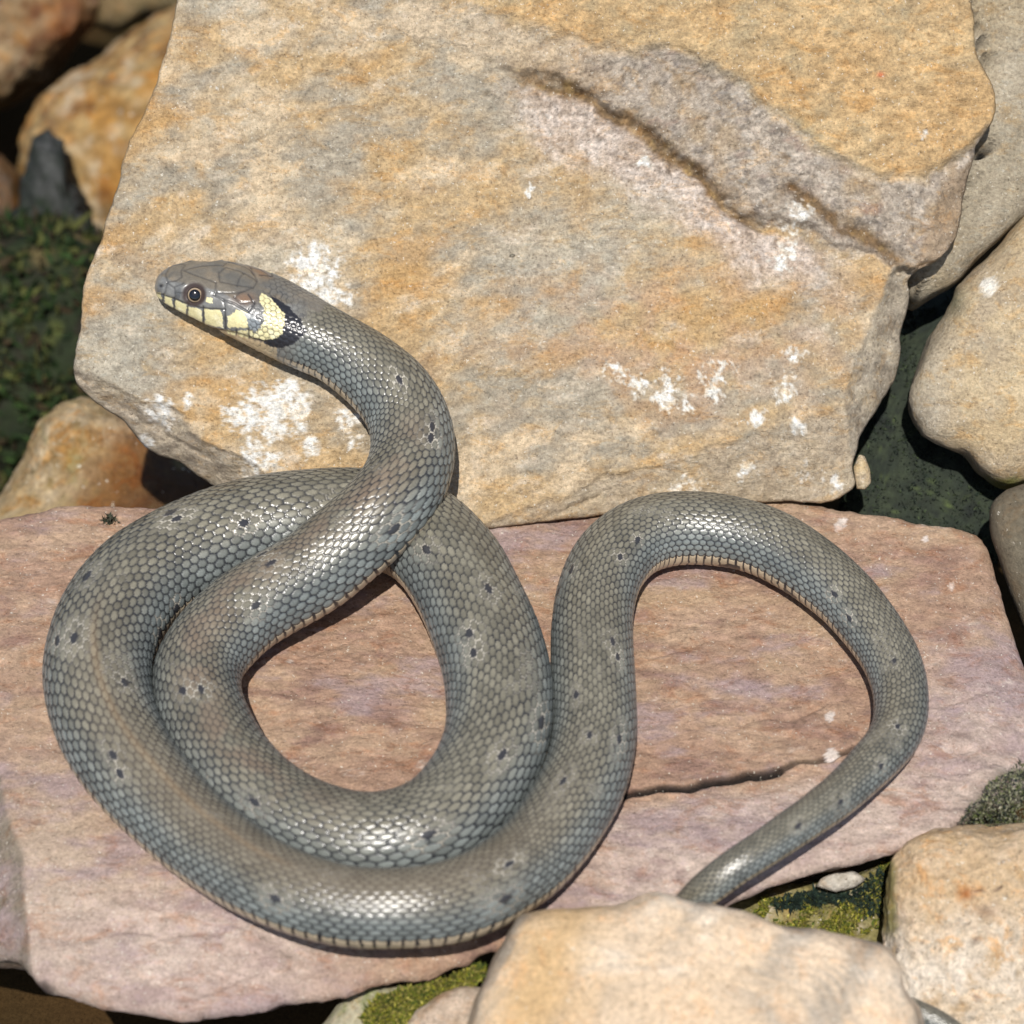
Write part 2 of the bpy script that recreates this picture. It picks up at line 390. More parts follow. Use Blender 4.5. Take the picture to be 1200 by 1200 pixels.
    red = np.exp(-(((px[:, 0] - 1030) / 4) ** 2 + ((px[:, 1] - 90) / 3) ** 2)); c = mix(c, C3(.5, .08, .03), red * 0.8)
    return c

back_outline = [(196, -70), (206, -10), (203, 20), (186, 85), (160, 150), (148, 172), (137, 220), (120, 275), (108, 300), (97, 350), (89, 410), (84, 432), (87, 456), (105, 470), (138, 488), (146, 500), (158, 520), (176, 531), (192, 536), (215, 550), (243, 568),
                (300, 592), (400, 606), (500, 612), (580, 618), (640, 612), (700, 604), (760, 596), (850, 590), (920, 588), (985, 588), (1006, 578), (1010, 560), (1000, 552), (1003, 540), (1008, 528), (1012, 505), (1024, 488), (1044, 463), (1056, 440), (1063, 422), (1059, 400), (1060, 385), (1069, 365), (1071, 340), (1062, 326),
                (1075, 316), (1100, 306), (1117, 288), (1128, 260), (1134, 215), (1142, 170), (1158, 150), (1165, 130), (1161, 105), (1142, 68), (1140, 30), (1134, -20), (1130, -70)]
big = slab('sandstone_slab', back_outline, (600, 300), P_BACK, N_BACK, 170, back_height, back_colour, M_TAN, 1040, 216, rim=6, jitter=4.5, undercut=0.85, side_amp=10, seed=4)
tag(big, 'big tan sandstone slab leaning behind the snake with white crusts and a broken ledge', 'rock')

# a loose chip still hanging on the slab's lower right corner
chip = boulder('chip', [(1000, 548), (1007, 532), (1014, 534), (1020, 550), (1021, 566), (1014, 574), (1004, 573)], (1010, 554), 2, 9,
               lambda px, P: palette(P, C3(.50, .37, .2), C3(.45, .36, .25), C3(.56, .46, .3), 31, 20, 8), M_TAN, 4, 0.7, amp=2, seed=31, jitter=1)
chip.parent = big
tag(chip, 'crumbly yellowish chip at the lower right corner')

# ------------------------------------------------------------------ the reddish slab the snake lies on
N_LOW = np.array([0.0, 0.0, 1.0]); P_LOW = np.zeros(3)
LG = ([880, 950, 1000, 1100, 1160], [-6, 12, 26, 33, 36])
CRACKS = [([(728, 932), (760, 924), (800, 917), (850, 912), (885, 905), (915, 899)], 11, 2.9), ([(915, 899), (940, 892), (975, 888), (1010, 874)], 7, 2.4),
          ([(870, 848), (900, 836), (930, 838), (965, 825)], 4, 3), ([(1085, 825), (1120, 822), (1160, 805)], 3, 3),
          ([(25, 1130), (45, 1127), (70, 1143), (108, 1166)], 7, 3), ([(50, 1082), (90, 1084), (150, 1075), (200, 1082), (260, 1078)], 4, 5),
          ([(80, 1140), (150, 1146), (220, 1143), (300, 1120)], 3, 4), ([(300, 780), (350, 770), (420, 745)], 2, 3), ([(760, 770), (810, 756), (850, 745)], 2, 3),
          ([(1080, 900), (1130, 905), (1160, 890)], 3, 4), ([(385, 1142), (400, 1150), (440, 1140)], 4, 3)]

def low_height(px, base):
    q = jit(px, base, 9, 45, 41); x, y = q[:, 0], q[:, 1]
    st = base * np.array([0.42, 1.0, 1.0]) @ np.array([[.98, .2, 0], [-.2, .98, 0], [0, 0, 1.]])
    w = fbm(base, 380, 3, 0.5, 42) * 5 + fbm(st, 70, 4, 0.55, 43) * 3.6 + fbm(base, 24, 4, 0.65, 49) * 2.0 - 2.5 * np.clip(fbm(st, 34, 4, .6, 48, True) - .25, 0, 1) + fbm(base, 12, 3, 0.6, 44) * 1.2 - 1.0
    step = y + 0.16 * (x - 728) - 932 + 14 * fbm(st, 80, 3, 0.5, 45)
    w -= ss(step, -3, 6) * 5 * ss(x, 640, 740)
    w -= np.clip(np.interp(y, *LG) - x, 0, 60) * 0.7 * ((y > 900) & (x < 60))
    for cr, dep, wd in CRACKS:
        d = seg_dist(np.stack([x, y], 1), cr); w -= dep * np.exp(-(d / wd) ** 2)
    w -= 0.0010 * np.clip(y - 955, 0, 300) ** 2
    w -= np.clip(x - 1150, 0, 100) * 0.25
    rr = ss(x, 1040, 1120) * ss(y, 760, 900)
    w += rr * fbm(base, 50, 4, 0.6, 46) * 8
    return w

def low_colour(px, base):
    q = jit(px, base, 9, 45, 41); x, y = q[:, 0], q[:, 1]
    st = base * np.array([0.5, 1.0, 1.0]) @ np.array([[.98, .2, 0], [-.2, .98, 0], [0, 0, 1.]])
    c = palette(st, C3(.35, .225, .155), C3(.42, .29, .195), C3(.27, .165, .125), 51, 70, 11, 0.34)
    c = mix(c, C3(.42, .30, .185), ss(fbm(st, 110, 4, 0.6, 52), 0.05, 0.45) * 0.65)
    step = y + 0.16 * (x - 728) - 932
    pale = np.maximum(ss(step, 0, 30) * ss(x, 600, 740), ss(x, 1000, 1120) * ss(y, 700, 860)); pale = np.maximum(pale, ss(y, 960, 1080) * ss(-x, -500, -300))
    c = mix(c, palette(st, C3(.44, .34, .295), C3(.54, .435, .37), C3(.35, .26, .24), 53, 60, 11, 0.32), pale * 0.85)
    c = mix(c, C3(.50, .40, .30), np.exp(-(((x - 60) / 90) ** 2 + ((y - 1000) / 130) ** 2)) * 0.6)
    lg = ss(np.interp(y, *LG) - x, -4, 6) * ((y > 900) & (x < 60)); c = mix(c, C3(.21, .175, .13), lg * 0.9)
    c = mix(c, C3(.34, .255, .25), ss(fbm(st, 80, 5, 0.68, 54), 0.0, 0.3) * 0.75)
    c = mix(c, C3(.20, .125, .085), ss(fbm(base, 40, 5, 0.78, 59), 0.2, 0.5) * 0.5)
    c = mix(c, C3(.58, .49, .42), ss(fbm(st, 26, 4, 0.7, 55), 0.28, 0.5) * 0.6)
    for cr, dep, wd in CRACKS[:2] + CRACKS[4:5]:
        d = seg_dist(np.stack([x, y], 1), cr); c = mix(c, C3(.012, .008, .006), np.exp(-(d / (wd * 1.4)) ** 4) * min(1.0, dep / 9))  # shade inside the deeper cracks painted on as near-black colour
    # dark algae creeping on at the far right edge
    al = ss(x + 0.8 * y, 1870, 1915) * ss(y, 880, 900) * ss(fbm(base, 22, 4, 0.7, 56), -0.35, 0.15)
    c = mix(c, palette(base, C3(.03, .035, .025), C3(.07, .075, .03), C3(.12, .12, .08), 57, 20, 8, 0.5), np.clip(al * 1.1, 0, 1))
    wsp = ss(np.maximum.reduce([1 - np.hypot(px[:, 0] - a, px[:, 1] - b) / r for a, b, r in ((972, 838, 8), (975, 882, 12), (1115, 685, 5), (340, 775, 5), (1085, 630, 4), (985, 612, 9))]) + 0.8 * fbm(base, 14, 3, 0.7, 58), 0.2, 0.4)
    c = mix(c, C3(.66, .58, .52), wsp * 0.9)
    return c

low_outline = [(-140, 640), (-60, 618), (0, 606), (35, 596), (68, 585), (110, 586), (160, 589), (210, 598), (260, 590), (330, 575), (420, 566), (600, 556), (760, 552), (900, 568), (960, 585), (1000, 594), (1060, 603), (1145, 617), (1162, 632), (1176, 680), (1192, 725), (1206, 770), (1240, 830), (1245, 880),
               (1200, 920), (1150, 945), (1118, 955), (1108, 968), (1085, 972), (1060, 985), (1020, 997), (985, 1004), (950, 1012), (905, 1024), (870, 1040), (830, 1062), (780, 1090), (720, 1106), (660, 1110), (610, 1112), (575, 1102), (545, 1122), (500, 1136), (450, 1146), (420, 1152), (395, 1163), (340, 1174), (290, 1186), (240, 1193), (195, 1197), (165, 1184), (110, 1176), (62, 1164), (38, 1150), (22, 1120), (10, 1102), (-40, 1094), (-130, 1070), (-190, 900), (-180, 740)]
low_outline = [(x, y - (0.62 * 0.0010 * max(0, y - 955) ** 2 if x < 700 else 0.45 * 0.0010 * max(0, y - 955) ** 2)) for x, y in low_outline]
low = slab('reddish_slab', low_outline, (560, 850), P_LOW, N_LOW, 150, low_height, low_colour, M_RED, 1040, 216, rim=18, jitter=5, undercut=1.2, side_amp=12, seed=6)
tag(low, 'flat reddish pink slab of layered stone with the snake coiled on it', 'rock')
# ------------------------------------------------------------------ the snake
# centre line of the body, head first: photo position, half width (photo pixels), and either its distance in front of
# the plane in focus ('t', pixels) or its lift above the slab ('z', pixels)
BODY = [(181, 337, 30, 't', 50), (203, 337, 33, 't', 50), (228, 341, 35, 't', 51), (262, 349, 40, 't', 52), (296, 361, 42, 't', 54), (326, 375, 41, 't', 56), (356, 390, 41, 't', 59), (390, 406, 41, 't', 62),
        (430, 432, 44, 't', 67), (462, 462, 47, 't', 78), (479, 492, 48.5, 't', 89), (484, 522, 49.5, 't', 108), (480, 550, 50.5, 't', 126), (469, 574, 51, 't', 148), (450, 598, 51, 't', 162), (425, 623, 52, 't', 166),
        (395, 648, 52, 't', 169), (366, 671, 52, 't', 173), (326, 694, 52, 't', 182), (288, 717, 52, 't', 194), (257, 746, 52, 'z', 3), (234, 778, 52, 'z', 0), (230, 812, 52.5, 'z', 0), (241, 850, 53.5, 'z', 0), (268, 898, 55, 'z', 0),
        (310, 941, 56, 'z', 0), (368, 973, 57.5, 'z', 0), (440, 987, 58.5, 'z', 0), (510, 968, 60, 'z', 0), (558, 920, 61.5, 'z', 0), (582, 866, 62.5, 'z', 0), (585, 812, 63, 'z', 0), (579, 775, 63, 'z', 0), (568, 741, 62.5, 'z', 0), (552, 704, 61.5, 'z', 0), (535, 672, 61, 'z', -1),
        (515, 646, 60, 'z', -3), (493, 627, 60, 'z', -5), (465, 614, 60, 'z', -6), (432, 609, 60, 'z', -5), (396, 609, 61, 'z', -3), (340, 614, 62, 'z', 0), (298, 621, 62, 'z', 0), (258, 633, 62.5, 'z', 0), (220, 649, 63, 'z', 0), (190, 665, 63, 'z', 0), (162, 685, 64, 'z', 0), (141, 709, 64, 'z', 0), (126, 737, 64, 'z', 0), (117, 765, 64, 'z', 0), (114, 793, 64, 'z', 0), (117, 818, 63, 'z', 0),
        (124, 844, 62, 'z', 0), (137, 873, 60, 'z', 1), (160, 907, 58, 'z', 3), (190, 940, 56, 'z', 5), (216, 966, 54, 'z', 7), (250, 994, 52, 'z', 13), (285, 1018, 50.5, 'z', 24), (319, 1036, 49.5, 'z', 34), (362, 1052, 48.5, 'z', 38), (420, 1064, 48, 'z', 38), (481, 1064, 48, 'z', 38), (523, 1059, 49, 'z', 34), (554, 1049, 50, 'z', 28), (583, 1034, 50, 'z', 20), (615, 1012, 50.5, 'z', 6), (644, 981, 51, 'z', 4),
        (667, 947, 51, 'z', 2), (683, 918, 51, 'z', 1), (692, 888, 50.5, 'z', 0), (697, 858, 50, 'z', 0), (696, 822, 49.5, 'z', 0), (695, 790, 49, 'z', 0), (694, 752, 48, 'z', 0), (695, 717, 47, 'z', 0), (700, 691, 47, 'z', 0), (708, 670, 46.5, 'z', 0), (722, 650, 46, 'z', 0), (743, 633, 45, 'z', 0), (769, 623, 44.5, 'z', 0), (803, 619, 44, 'z', 0), (845, 622, 43, 'z', 0), (887, 632, 42, 'z', 0), (921, 648, 41, 'z', 0), (958, 673, 39.5, 'z', 0), (994, 704, 37.5, 'z', 0),
        (1022, 738, 36, 'z', 1), (1043, 770, 34.5, 'z', 2), (1054, 803, 33, 'z', 4), (1056, 835, 32, 'z', 7), (1049, 862, 30.5, 'z', 14), (1028, 889, 28.5, 'z', 26), (985, 931, 25.5, 'z', 42), (937, 966, 23.5, 'z', 56), (887, 1000, 22.5, 'z', 58), (855, 1021, 21.5, 'z', 50), (828, 1042, 20.5, 'z', 36), (806, 1064, 20, 't', 440), (796, 1092, 19.5, 't', 445), (812, 1120, 19, 't', 451), (848, 1142, 18, 't', 453), (900, 1156, 17.5, 't', 450),
        (960, 1164, 17, 't', 441), (1020, 1172, 16, 't', 437), (1065, 1183, 15, 't', 443), (1100, 1198, 14, 't', 451), (1140, 1228, 12, 't', 455), (1165, 1262, 8, 't', 453), (1175, 1290, 3, 't', 449)]

def body_curve():
    b = BODY; px = np.array([(r[0], r[1]) for r in b], float); rp = np.array([r[2] for r in b], float)
    P = np.zeros((len(b), 3)); R = np.zeros(len(b))
    for k, r in enumerate(b):
        if r[3] == 't': P[k] = unproj(px[k:k + 1], D - r[4] * U)[0]; R[k] = rp[k] * U * (D - r[4] * U) / D
        else:
            rad = rp[k]
            for _ in range(4):
                z = (rad + r[4]) * U; P[k] = unproj_z(px[k:k + 1], z)[0]
                rad = rp[k] * ((P[k] - CAM) @ FWD) / D
            R[k] = rad * U
    s = np.concatenate([[0], np.cumsum(np.linalg.norm(np.diff(P, axis=0), axis=1))])
    # centripetal Catmull-Rom through the joints, then evened out
    out, rad = [], []
    n = len(b)
    for k in range(n - 1):
        p0, p1, p2, p3 = P[max(k - 1, 0)], P[k], P[k + 1], P[min(k + 2, n - 1)]
        m1 = (p2 - p0) / (s[k + 1] - s[max(k - 1, 0)]) * (s[k + 1] - s[k]); m2 = (p3 - p1) / (s[min(k + 2, n - 1)] - s[k]) * (s[k + 1] - s[k])
        t = np.linspace(0, 1, 40, endpoint=False)[:, None]
        out.append((2 * t**3 - 3 * t**2 + 1) * p1 + (t**3 - 2 * t**2 + t) * m1 + (3 * t**2 - 2 * t**3) * p2 + (t**3 - t**2) * m2)
        rad.append(R[k] + (R[k + 1] - R[k]) * ss(t[:, 0]) * .5 + (R[k + 1] - R[k]) * t[:, 0] * .5)
    Q = np.vstack(out + [P[-1:]]); QR = np.concatenate(rad + [R[-1:]])
    s = np.concatenate([[0], np.cumsum(np.linalg.norm(np.diff(Q, axis=0), axis=1))])
    step = 1.3 * U; n = int(s[-1] / step); t = np.linspace(0, s[-1], n)
    Q = np.stack([np.interp(t, s, Q[:, c]) for c in range(3)], 1); QR = np.interp(t, s, QR)
    k = np.exp(-0.5 * (np.arange(-30, 31) / 9.0) ** 2); k /= k.sum()
    def sm(a):
        lo = 2 * a[0] - a[30:0:-1]; hi = 2 * a[-1] - a[-2:-32:-1]
        return np.convolve(np.concatenate([lo, a, hi]), k, 'valid')
    Q = np.stack([sm(Q[:, c]) for c in range(3)], 1); QR = np.maximum(sm(QR), 0.5 * U)
    return t, Q, QR

S_, Q_, R_ = body_curve()
if 0:
    pass
#DBG
NR = len(S_); NC = 260
T_ = np.gradient(Q_, axis=0); T_ /= np.linalg.norm(T_, axis=1)[:, None]
Zup = np.array([0, 0, 1.0])
N_ = Zup - T_ * (T_ @ Zup)[:, None]; N_ /= np.linalg.norm(N_, axis=1)[:, None]
B_ = np.cross(T_, N_)

# head profile: distance from the snout, half width, height above and depth below the axis (photo pixels)
HX = np.array([0, 2, 5, 10, 20, 35, 50, 70, 95, 120, 140, 165, 195, 230])
HW = np.array([0, 9, 15, 20.5, 26, 32, 36.5, 41.5, 45.5, 47.5, 47, 44, 42, 42])
HH = np.array([0, 8, 13, 18, 24, 29, 32.5, 36, 38, 38.5, 39, 40, 41, 42])
HB = np.array([0, 4.5, 7, 10, 13, 16, 18.5, 21.5, 24, 26, 29, 34, 38, 42])
xs = S_ / U
hm = np.clip((xs - 0) / 230, 0, 1); blend = 1 - ss(hm, 0.7, 1.0)
W = np.interp(xs, HX, HW) * U; H = np.interp(xs, HX, HH) * U; Bt = np.interp(xs, HX, HB) * U
W = W * blend + R_ * (1 - blend); H = H * blend + R_ * (1 - blend); Bt = Bt * blend + R_ * (1 - blend)
W[0] = H[0] = Bt[0] = 0.02 * U
th = (np.arange(NC) + 0.5) / NC * 2 * math.pi          # angle from the back line
st, ct = np.sin(th), np.cos(th)
pw = (2 / (2.0 + 0.5 * blend))[:, None]
lx = np.sign(st) * np.abs(st)[None] ** pw; lz = np.sign(ct) * np.abs(ct)[None] ** pw
adeg = np.degrees(np.where(th > math.pi, th - 2 * math.pi, th))
ridge = 1 + 0.03 * np.exp(-(adeg / 15) ** 2)
X = lx * W[:, None]; Z = np.where(lz > 0, lz * H[:, None], lz * Bt[:, None])
bodyk = ss(xs, 260, 420)[:, None]
Z = np.where(lz > 0, Z * (1 + (ridge - 1)[None] * bodyk), Z * (1 - 0.07 * bodyk))
V = Q_[:, None] + X[..., None] * B_[:, None] + Z[..., None] * N_[:, None]
# outward direction
dth = np.roll(V, -1, 1) - np.roll(V, 1, 1); NRM = np.cross(dth, T_[:, None]); NRM /= np.linalg.norm(NRM, axis=2)[..., None] + 1e-15
flip = np.sign(((V - Q_[:, None]) * NRM).sum(2).mean()); NRM *= flip

# ---- scales: a lattice of overlapping keeled scales in nineteen rows on the back, broad plates underneath
rp_ = R_ / U
plen = 3.6 + 0.20 * rp_
plen = np.where(xs < 300, plen * (0.62 + 0.38 * ss(xs, 150, 300)), plen)
uu = np.concatenate([[0], np.cumsum(np.diff(xs) / plen[:-1])])
HALF_ROWS = 9.5
tail_u = uu[np.argmin(np.linalg.norm(Q_ - unproj_z(np.array([[1054.0, 815.0]]), 35 * U)[0], axis=1))]
VENT = (95.0 - 6.0 * ss(xs, 800, 1200))[:, None]                                             # where the belly plates begin, degrees from the back line
hr = np.where(uu < tail_u, 11.5, 7.5)[:, None]
va_ = np.abs(adeg)[None] / VENT
vv = np.where(va_ > 1, np.sign(adeg)[None] * hr * (1 + 0.9 * (va_ - 1)), np.sign(adeg)[None] * hr * (1.22 * va_ - 0.22 * va_ ** 2))
UU = np.broadcast_to(uu[:, None], vv.shape)
# wavy irregularity so that the rows are not ruled
Vf = V.reshape(-1, 3)
wob = fbm(Vf, 45, 3, 0.6, 61).reshape(vv.shape); wob2 = fbm(Vf, 70, 3, 0.5, 62).reshape(vv.shape)
U2 = UU + 0.42 * wob; V2 = vv + 0.34 * wob2
m1 = np.full(vv.shape, 9.0); m2 = np.full(vv.shape, 9.0); ibest = np.zeros(vv.shape, int); jbest = np.zeros(vv.shape, int); pub = np.zeros(vv.shape); pvb = np.zeros(vv.shape)
hrl = np.floor(np.broadcast_to(hr, vv.shape))
for dj in (-1, 0, 1, 2):
    j = np.floor(V2).astype(int) + dj
    off = 0.5 * (j & 1)
    i0 = np.floor(U2 - off).astype(int)
    for di in (0, 1):
        i = i0 + di
        pu = U2 - (i + off); pv = V2 - j
        m = np.sqrt(pv ** 2 + (pu / np.where(pu > 0, 0.92, 0.70)) ** 2)
        m = np.where(np.abs(j) > hrl, 9.0, m)
        bet = m < m1; sec = ~bet & (m < m2)
        m2 = np.where(bet, m1, np.where(sec, m, m2)); m1 = np.where(bet, m, m1)
        ibest[bet] = i[bet]; jbest[bet] = j[bet]; pub[bet] = pu[bet]; pvb[bet] = pv[bet]
# the free lower edge of the outermost row
out_ = np.abs(V2) - (hrl + 0.78 - 2.6 * pub ** 2)
gd = np.minimum(m2 - m1, np.where(np.abs(jbest) >= hrl, np.clip(-out_ * 2.0, -1, 9), 9))
hbest = ss(gd, 0.0, 0.22) * (0.62 + 0.38 * (pub + 0.6) / 1.2) + 0.10 * np.exp(-(pvb / 0.14) ** 2) * ss(gd, 0.1, 0.5)
belly = (np.abs(V2) > hrl) & (out_ > 0)
bf = U2 - np.floor(U2)
hbel = (0.3 + 0.6 * bf) * (1 - ss(bf, 0.86, 1.0)) * ss(bf, 0, 0.08)
hbest = np.where(belly, hbel * ss(out_, 0, .35), hbest); mbest = np.where(belly, np.where((bf > 0.88) | (bf < 0.12) | (out_ < 0.16), 1.0, 0.3), 1.0 - np.clip(gd, 0, 1))
amp = (1.25 * np.clip(rp_ / 50, 0.45, 1.1) * ss(xs, 105, 150))[:, None] * np.where(np.abs(V2) > 3, 1.0, 0.85)
DISP = (hbest - 0.6) * amp * 1.0
# soft folds of the loose skin, and the faint hollow beside the spine on the fat hind coil
DISP += fbm(Vf, 120, 3, 0.5, 63).reshape(vv.shape) * 1.4 * ss(xs, 250, 400)[:, None]

# ---- colours (the animal's own markings)
sid = (np.abs(ibest * 73856093 ^ (jbest + 50) * 19349663) % 1000) / 1000.0
olive = C3(.150, .138, .104); slate = C3(.146, .162, .156); pale = C3(.50, .46, .38); dark = C3(.022, .022, .026); skin = C3(.020, .021, .026); cream = C3(.50, .41, .29)
ad = np.abs(adeg)[None] + 14 * fbm(Vf, 90, 3, 0.5, 64).reshape(vv.shape)
fl = ss(ad, 22, 72)
COL = olive + (slate - olive) * fl[..., None]
COL = COL * (0.80 + 0.40 * sid)[..., None]
COL = COL * (1 + 0.34 * fbm(Vf, 55, 4, 0.65, 78).reshape(vv.shape))[..., None]
COL = COL * (1 + 0.22 * fbm(Vf, 7, 3, 0.7, 65).reshape(vv.shape))[..., None]
COL = COL * (0.84 + 0.28 * ss(mbest, 0.8, 0.3))[..., None]
hind = (pub > 0.12) & (mbest > 0.55) & ~belly                       # free rear edge of each scale is a shade paler
rim_ = (ss(mbest, .42, .62) * (1 - ss(mbest, .74, .86)) * ss(pub, .05, .25) * ~belly)[..., None]
COL = COL + (COL * 1.5 + 0.02 - COL) * rim_ * (0.55 + .9 * fbm(Vf, 60, 3, .6, 95).reshape(vv.shape))[..., None]
gap = ss(mbest, 0.70, 0.90) * ~belly * (0.74 + 0.40 * ss(np.abs(V2), 1.5, 5.5) + 0.5 * fbm(Vf, 80, 3, .6, 77).reshape(vv.shape)) * (0.6 + 0.6 * ss(pub, -.25, .05))
gap0 = np.clip(gap, 0, 1); gap = gap0 * ss(xs, 150, 220)[:, None]
COL = COL + (skin - COL) * (gap * 0.95)[..., None]
bc = cream * (0.85 + 0.3 * fbm(Vf, 12, 2, 0.6, 66).reshape(vv.shape))[..., None]
dk = belly & (fbm(Vf, 34, 2, 0.5, 67).reshape(vv.shape) > 0.32) & (np.abs(V2) > hrl + 2.2)
COL = np.where(belly[..., None], bc, COL)
COL = np.where(dk[..., None], dark * 1.6, COL)
COL = np.where((belly & (mbest > 0.9))[..., None], skin, COL)
# tan line along the spine of the hind coil
PXB, DEP = project(Vf); PXB = PXB.reshape(NR, NC, 2); DEP = DEP.reshape(NR, NC)
def near_u(x, y, lo, hi):
    d = np.hypot(PXB[..., 0] - x, PXB[..., 1] - y) + (xs[:, None] < lo) * 1e6 + (xs[:, None] > hi) * 1e6
    k = np.argmin(d + np.where(np.abs(adeg)[None] > 60, 1e5, 0)); return uu[k // NC]
vis = (NRM * (CAM - V)).sum(2) > 0
cell = {}
def visible_vertex(x, y):
    d = np.hypot(PXB[..., 0] - x, PXB[..., 1] - y)
    cand = np.argwhere((d < 6) & vis)
    if not len(cand): return None
    dep = DEP[cand[:, 0], cand[:, 1]]; cand = cand[dep < dep.min() + 12 * U]
    dd = d[cand[:, 0], cand[:, 1]]; return tuple(cand[np.argmin(dd)])
va = visible_vertex(118, 690); vb = visible_vertex(330, 1022)
if va and vb:
    lo, hi = sorted((uu[va[0]], uu[vb[0]]))
    line = np.exp(-(np.abs(V2 + 0.2) / 0.75) ** 2) * (ss(UU, lo - 1, lo + 6) * (1 - ss(UU, hi - 3, hi + 2)))
    zone = ss(UU, lo - 6, lo + 25) * (1 - ss(UU, hi + 10, hi + 40)) * np.exp(-(V2 / 5.0) ** 2)
    COL = COL + (C3(.165, .125, .085) - COL) * (zone * .4)[..., None]
    COL = COL + (C3(.33, .21, .10) - COL) * (line * 0.22)[..., None]
# brownish wash along the back of the front third
wash = np.exp(-(np.abs(V2) / 3.4) ** 2) * ss(xs, 330, 450)[:, None] * (1 - ss(xs, 950, 1150))[:, None] * ss(fbm(Vf, 40, 3, 0.6, 68), -0.35, 0.25).reshape(vv.shape)
COL = COL + (C3(.19, .125, .085) - COL) * (wash * 0.5 * (1 - gap))[..., None]

SPOTS = [(68, 753), (83, 747), (105, 673), (197, 602), (203, 611), (288, 613), (143, 795), (128, 883), (142, 902), (215, 807), (235, 808), (297, 713), (322, 658), (315, 645), (188, 743), (355, 367), (508, 497), (505, 513), (460, 620), (287, 613),
         (498, 643), (550, 745), (553, 762), (635, 842), (587, 888), (747, 633), (728, 652), (670, 667), (653, 688), (720, 752), (723, 767), (678, 815), (690, 865), (725, 872), (662, 913), (305, 942), (328, 1055), (597, 1053), (598, 1013), (505, 975), (977, 695), (997, 722), (1033, 895), (983, 940), (933, 967), (463, 440), (575, 690), (205, 715), (1047, 775), (1052, 850)]
srng = np.random.default_rng(5)
for sx, sy in SPOTS:
    k = visible_vertex(sx, sy)
    if k is None: continue
    r, c = k
    i, j = ibest[r, c], jbest[r, c]
    if belly[r, c]: continue
    cu, cv = i + 0.5 * (j & 1), j
    sl = slice(max(r - 60, 0), r + 60)
    same = (ibest[sl] == i) & (jbest[sl] == j) & (mbest[sl] < 0.9) & ~belly[sl]
    dist = np.hypot((U2[sl] - cu) * srng.uniform(.6, 1.2), (V2[sl] - cv) * srng.uniform(.5, .8))
    white = ss(mbest[sl], 0.80, 0.94) * ss(dist, 1.7 + 0.3 * math.sin(sx), 0.95) * ss(np.sin(U2[sl] * 3.1 + sx) + np.sin(V2[sl] * 2.3 + sy), -1.6, -0.4) * ~belly[sl]
    COL[sl] = COL[sl] + (pale - COL[sl]) * (white * srng.uniform(.45, .95))[..., None]
    blot = same * ss(fbm(Vf.reshape(NR, NC, 3)[sl].reshape(-1, 3), 9, 3, .7, 90).reshape(same.shape) + 0.3 * math.sin(sx * 1.7), -1.1, -0.7) + 0.6 * ss(dist, .9, .66) * ss(fbm(Vf.reshape(NR, NC, 3)[sl].reshape(-1, 3), 12, 3, .7, 91).reshape(same.shape), 0.0, 0.3)
    COL[sl] = COL[sl] + (dark * 1.3 - COL[sl]) * (np.clip(blot, 0, 1) * .93)[..., None]
# pale threads of stretched skin between scales, here and there along the back
thr = ss(mbest, 0.84, 0.96) * ss(fbm(Vf, 46, 2, 0.5, 69), 0.30, 0.52).reshape(vv.shape) * (np.abs(V2) < 7) * ss(xs, 300, 420)[:, None]
COL = COL + (pale * 0.85 - COL) * (thr * 0.6)[..., None]

# ---- head: plates, lips, nostril, mouth and collar, drawn on the left side and mirrored to the right
headrows = xs < 320
hp = PXB[headrows]; q = np.stack([(hp[..., 0] - 160) * 4.615, (hp[..., 1] - 280) * 4.615], -1)
leftc = np.argmax([(np.where((V[60, c] - Q_[60]) @ np.array([0, -1.0, 0]) > 0, 1, 0)) for c in range(NC)])
left = (B_[60] @ np.array([0, -1.0, 0])) * st > 0        # columns on the side facing the path
q[:, ~left] = q[:, ::-1][:, ~left]
nh = headrows.sum(); qf = q.reshape(-1, 2)
hc = COL[headrows].reshape(-1, 3); hd = np.zeros(len(qf))
fade = (1 - ss(np.repeat(xs[headrows], NC), 150, 200))
adh = np.abs(np.broadcast_to(adeg[None], (nh, NC)).ravel())
hn = Vf.reshape(NR, NC, 3)[headrows].reshape(-1, 3)
qj = qf + np.stack([fbm(hn, 14, 3, 0.6, 71), fbm(hn, 14, 3, 0.6, 72)], 1) * 10 + np.stack([fbm(hn, 5, 2, 0.6, 93), fbm(hn, 5, 2, 0.6, 94)], 1) * 9
crown = palette(hn, C3(.150, .132, .104), C3(.115, .110, .097), C3(.185, .155, .115), 73, 40, 6, 0.18)
hc = mix(hc, crown, fade)
sidec = palette(hn, C3(.14, .14, .135), C3(.20, .20, .19), C3(.09, .095, .10), 74, 30, 6, 0.2)
hc = mix(hc, sidec, fade * ss(qj[:, 1] - np.interp(qj[:, 0], [80, 200, 270, 420, 560, 660], [180, 225, 250, 270, 330, 350]), -8, 14))
hc = mix(hc, C3(.20, .11, .06), fade * np.exp(-(((qj[:, 0] - 585) / 60) ** 2 + ((qj[:, 1] - 325) / 32) ** 2)) * 0.7)
